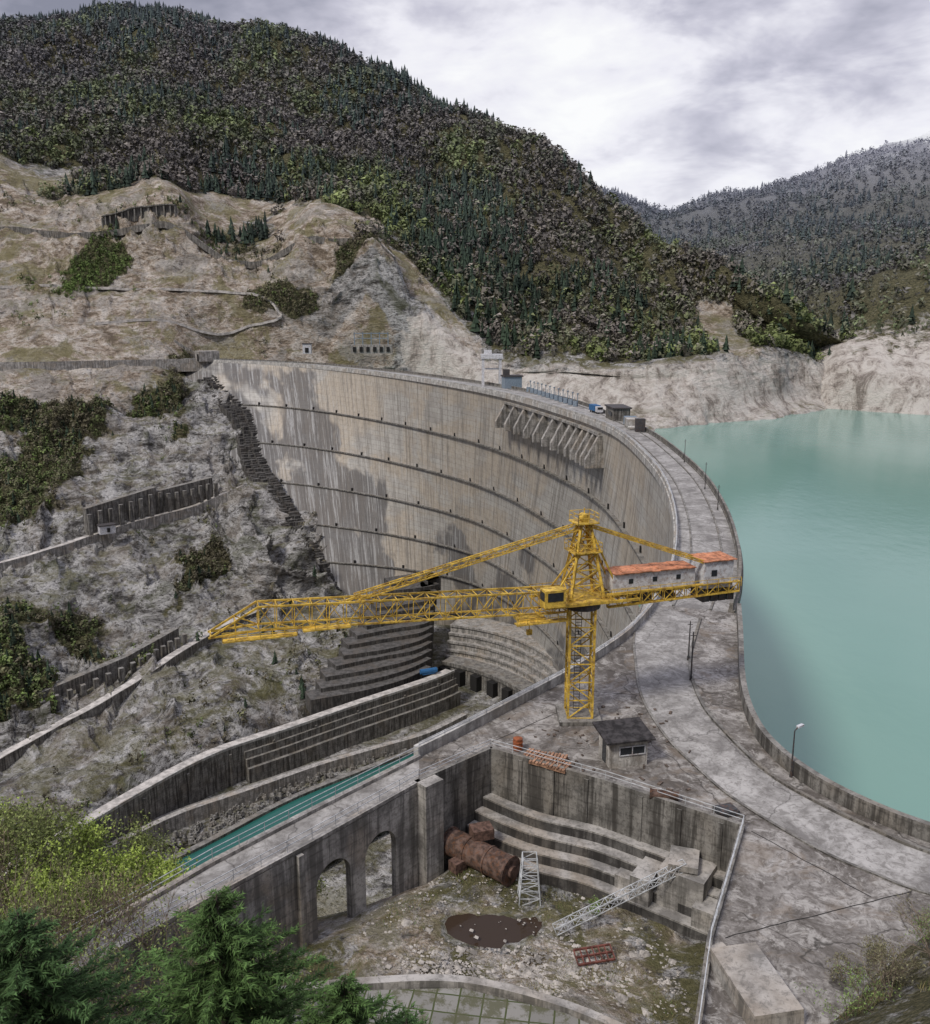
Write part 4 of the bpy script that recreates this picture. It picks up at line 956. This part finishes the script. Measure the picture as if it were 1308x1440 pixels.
ok&=((xx-2.3)*.55+(yy-72.9)*.83)<-4.8
zz=near_z(xx[None],yy[None])[0]
ok&=(~((xx>13)&(((xx-15.2)*.9-(yy-48.1)*.42)>-.5)))|((zz>.2)&(xx>18))
xx,yy,zz=xx[ok],yy[ok],zz[ok];n=len(xx)
an=rg.uniform(0,6.28,n);hh=rg.uniform(.06,.28,n)*(1+(xx>18)*1.2);d_=np.stack([np.cos(an),np.sin(an),an*0],1)*.025;p=np.stack([xx,yy,zz],1)
T=np.stack([p-d_,p+d_,p+np.stack([rg.normal(size=n)*.08,rg.normal(size=n)*.08,hh],1)],1)
C=np.where((rg.random(n)<.7)[:,None],np.array([[.28,.245,.12]]),np.array([[.14,.20,.065]]))*rg.uniform(.6,1.3,(n,1))
tri_mesh('grass',T,C,FOL)

# ---------------------------------------------------------------- sky, sun, camera
w=bpy.data.worlds.new("World");scene.world=w;w.use_nodes=True;nt=w.node_tree;bg=nt.nodes['Background']
sky=nt.nodes.new('ShaderNodeTexSky');sky.sky_type='NISHITA';sky.sun_disc=False
EL,AZ=math.radians(48),math.radians(225)   # azimuth clockwise from +Y
sky.sun_elevation=EL;sky.sun_rotation=AZ
tc=nt.nodes.new('ShaderNodeTexCoord')
def nn_(t): return nt.nodes.new(t)
def mp(sc,loc=(0,0,0)):
    m=nn_('ShaderNodeMapping');nt.links.new(tc.outputs['Generated'],m.inputs[0]);m.inputs['Scale'].default_value=sc;m.inputs['Location'].default_value=loc;return m.outputs[0]
def nz_(v,sc,det,ro,di=0):
    x=nn_('ShaderNodeTexNoise');nt.links.new(v,x.inputs[0]);x.inputs['Scale'].default_value=sc;x.inputs['Detail'].default_value=det;x.inputs['Roughness'].default_value=ro;x.inputs['Distortion'].default_value=di;return x.outputs[0]
def mth(op,a,b=0):
    x=nn_('ShaderNodeMath');x.operation=op
    for i,k in enumerate((a,b)):
        if isinstance(k,(int,float)): x.inputs[i].default_value=k
        else: nt.links.new(k,x.inputs[i])
    return x.outputs[0]
dot=nn_('ShaderNodeVectorMath');dot.operation='DOT_PRODUCT';nrmz=nn_('ShaderNodeVectorMath');nrmz.operation='NORMALIZE';nt.links.new(tc.outputs['Generated'],nrmz.inputs[0]);nt.links.new(nrmz.outputs[0],dot.inputs[0])
dd=Vector((.27,.93,.20)).normalized();dot.inputs[1].default_value=dd
glow=mth('MULTIPLY',mth('SUBTRACT',dot.outputs['Value'],.87),5.6)
glow=mth('MINIMUM',mth('MAXIMUM',glow,0),.66)
n1=nz_(mp((1,1,2.0)),3.0,5,.55,.2);n2=nz_(mp((1,1,2.4),(3,1,2)),8,5,.6,.3)
f_=mth('ADD',glow,mth('ADD',mth('MULTIPLY',mth('SUBTRACT',n1,.47),2.4),mth('MULTIPLY',mth('SUBTRACT',n2,.5),1.1)))
rp=nn_('ShaderNodeValToRGB');nt.links.new(f_,rp.inputs[0]);e=rp.color_ramp.elements
e[0].position=0;e[0].color=(.25,.255,.32,1);e[1].position=1;e[1].color=(.98,.98,.98,1)
for p,c in ((.25,(.38,.38,.46)),(.5,(.58,.57,.66)),(.75,(.86,.85,.91))): q=e.new(p);q.color=(*c,1)
sz=nn_('ShaderNodeSeparateXYZ');nt.links.new(nrmz.outputs[0],sz.inputs[0])
zen=mth('MULTIPLY',mth('MAXIMUM',mth('SUBTRACT',sz.outputs[2],.38),0),2.6)   # overcast dome is brighter toward the zenith
sc_=nn_('ShaderNodeVectorMath');sc_.operation='SCALE';nt.links.new(rp.outputs[0],sc_.inputs[0]);nt.links.new(mth('MULTIPLY',mth('ADD',zen,1.0),10.5),sc_.inputs['Scale'])
mx=nn_('ShaderNodeMix');mx.data_type='RGBA';mx.inputs[0].default_value=.92;nt.links.new(sky.outputs[0],mx.inputs[6]);nt.links.new(sc_.outputs[0],mx.inputs[7])
nt.links.new(mx.outputs[2],bg.inputs[0]);bg.inputs[1].default_value=.1
sd=bpy.data.lights.new('sun','SUN');sd.energy=2.3;sd.angle=math.radians(10);sd.color=(1,.94,.86);so=bpy.data.objects.new('sun',sd);COL.objects.link(so)
dirv=Vector((math.sin(AZ)*math.cos(EL),math.cos(AZ)*math.cos(EL),math.sin(EL)));so.rotation_euler=(dirv).to_track_quat('Z','Y').to_euler();so.location=dirv*200
cam=bpy.data.cameras.new('camera');cam.sensor_fit='VERTICAL';cam.sensor_height=24;cam.lens=24*1256/1440;cam.clip_end=8000;cam.clip_start=.5
co_=bpy.data.objects.new('camera',cam);COL.objects.link(co_);co_.location=(0,0,38);co_.rotation_euler=(math.radians(90-12.6),0,0);scene.camera=co_
scene.view_settings.view_transform='Standard';scene.view_settings.look='None';scene.view_settings.exposure=0
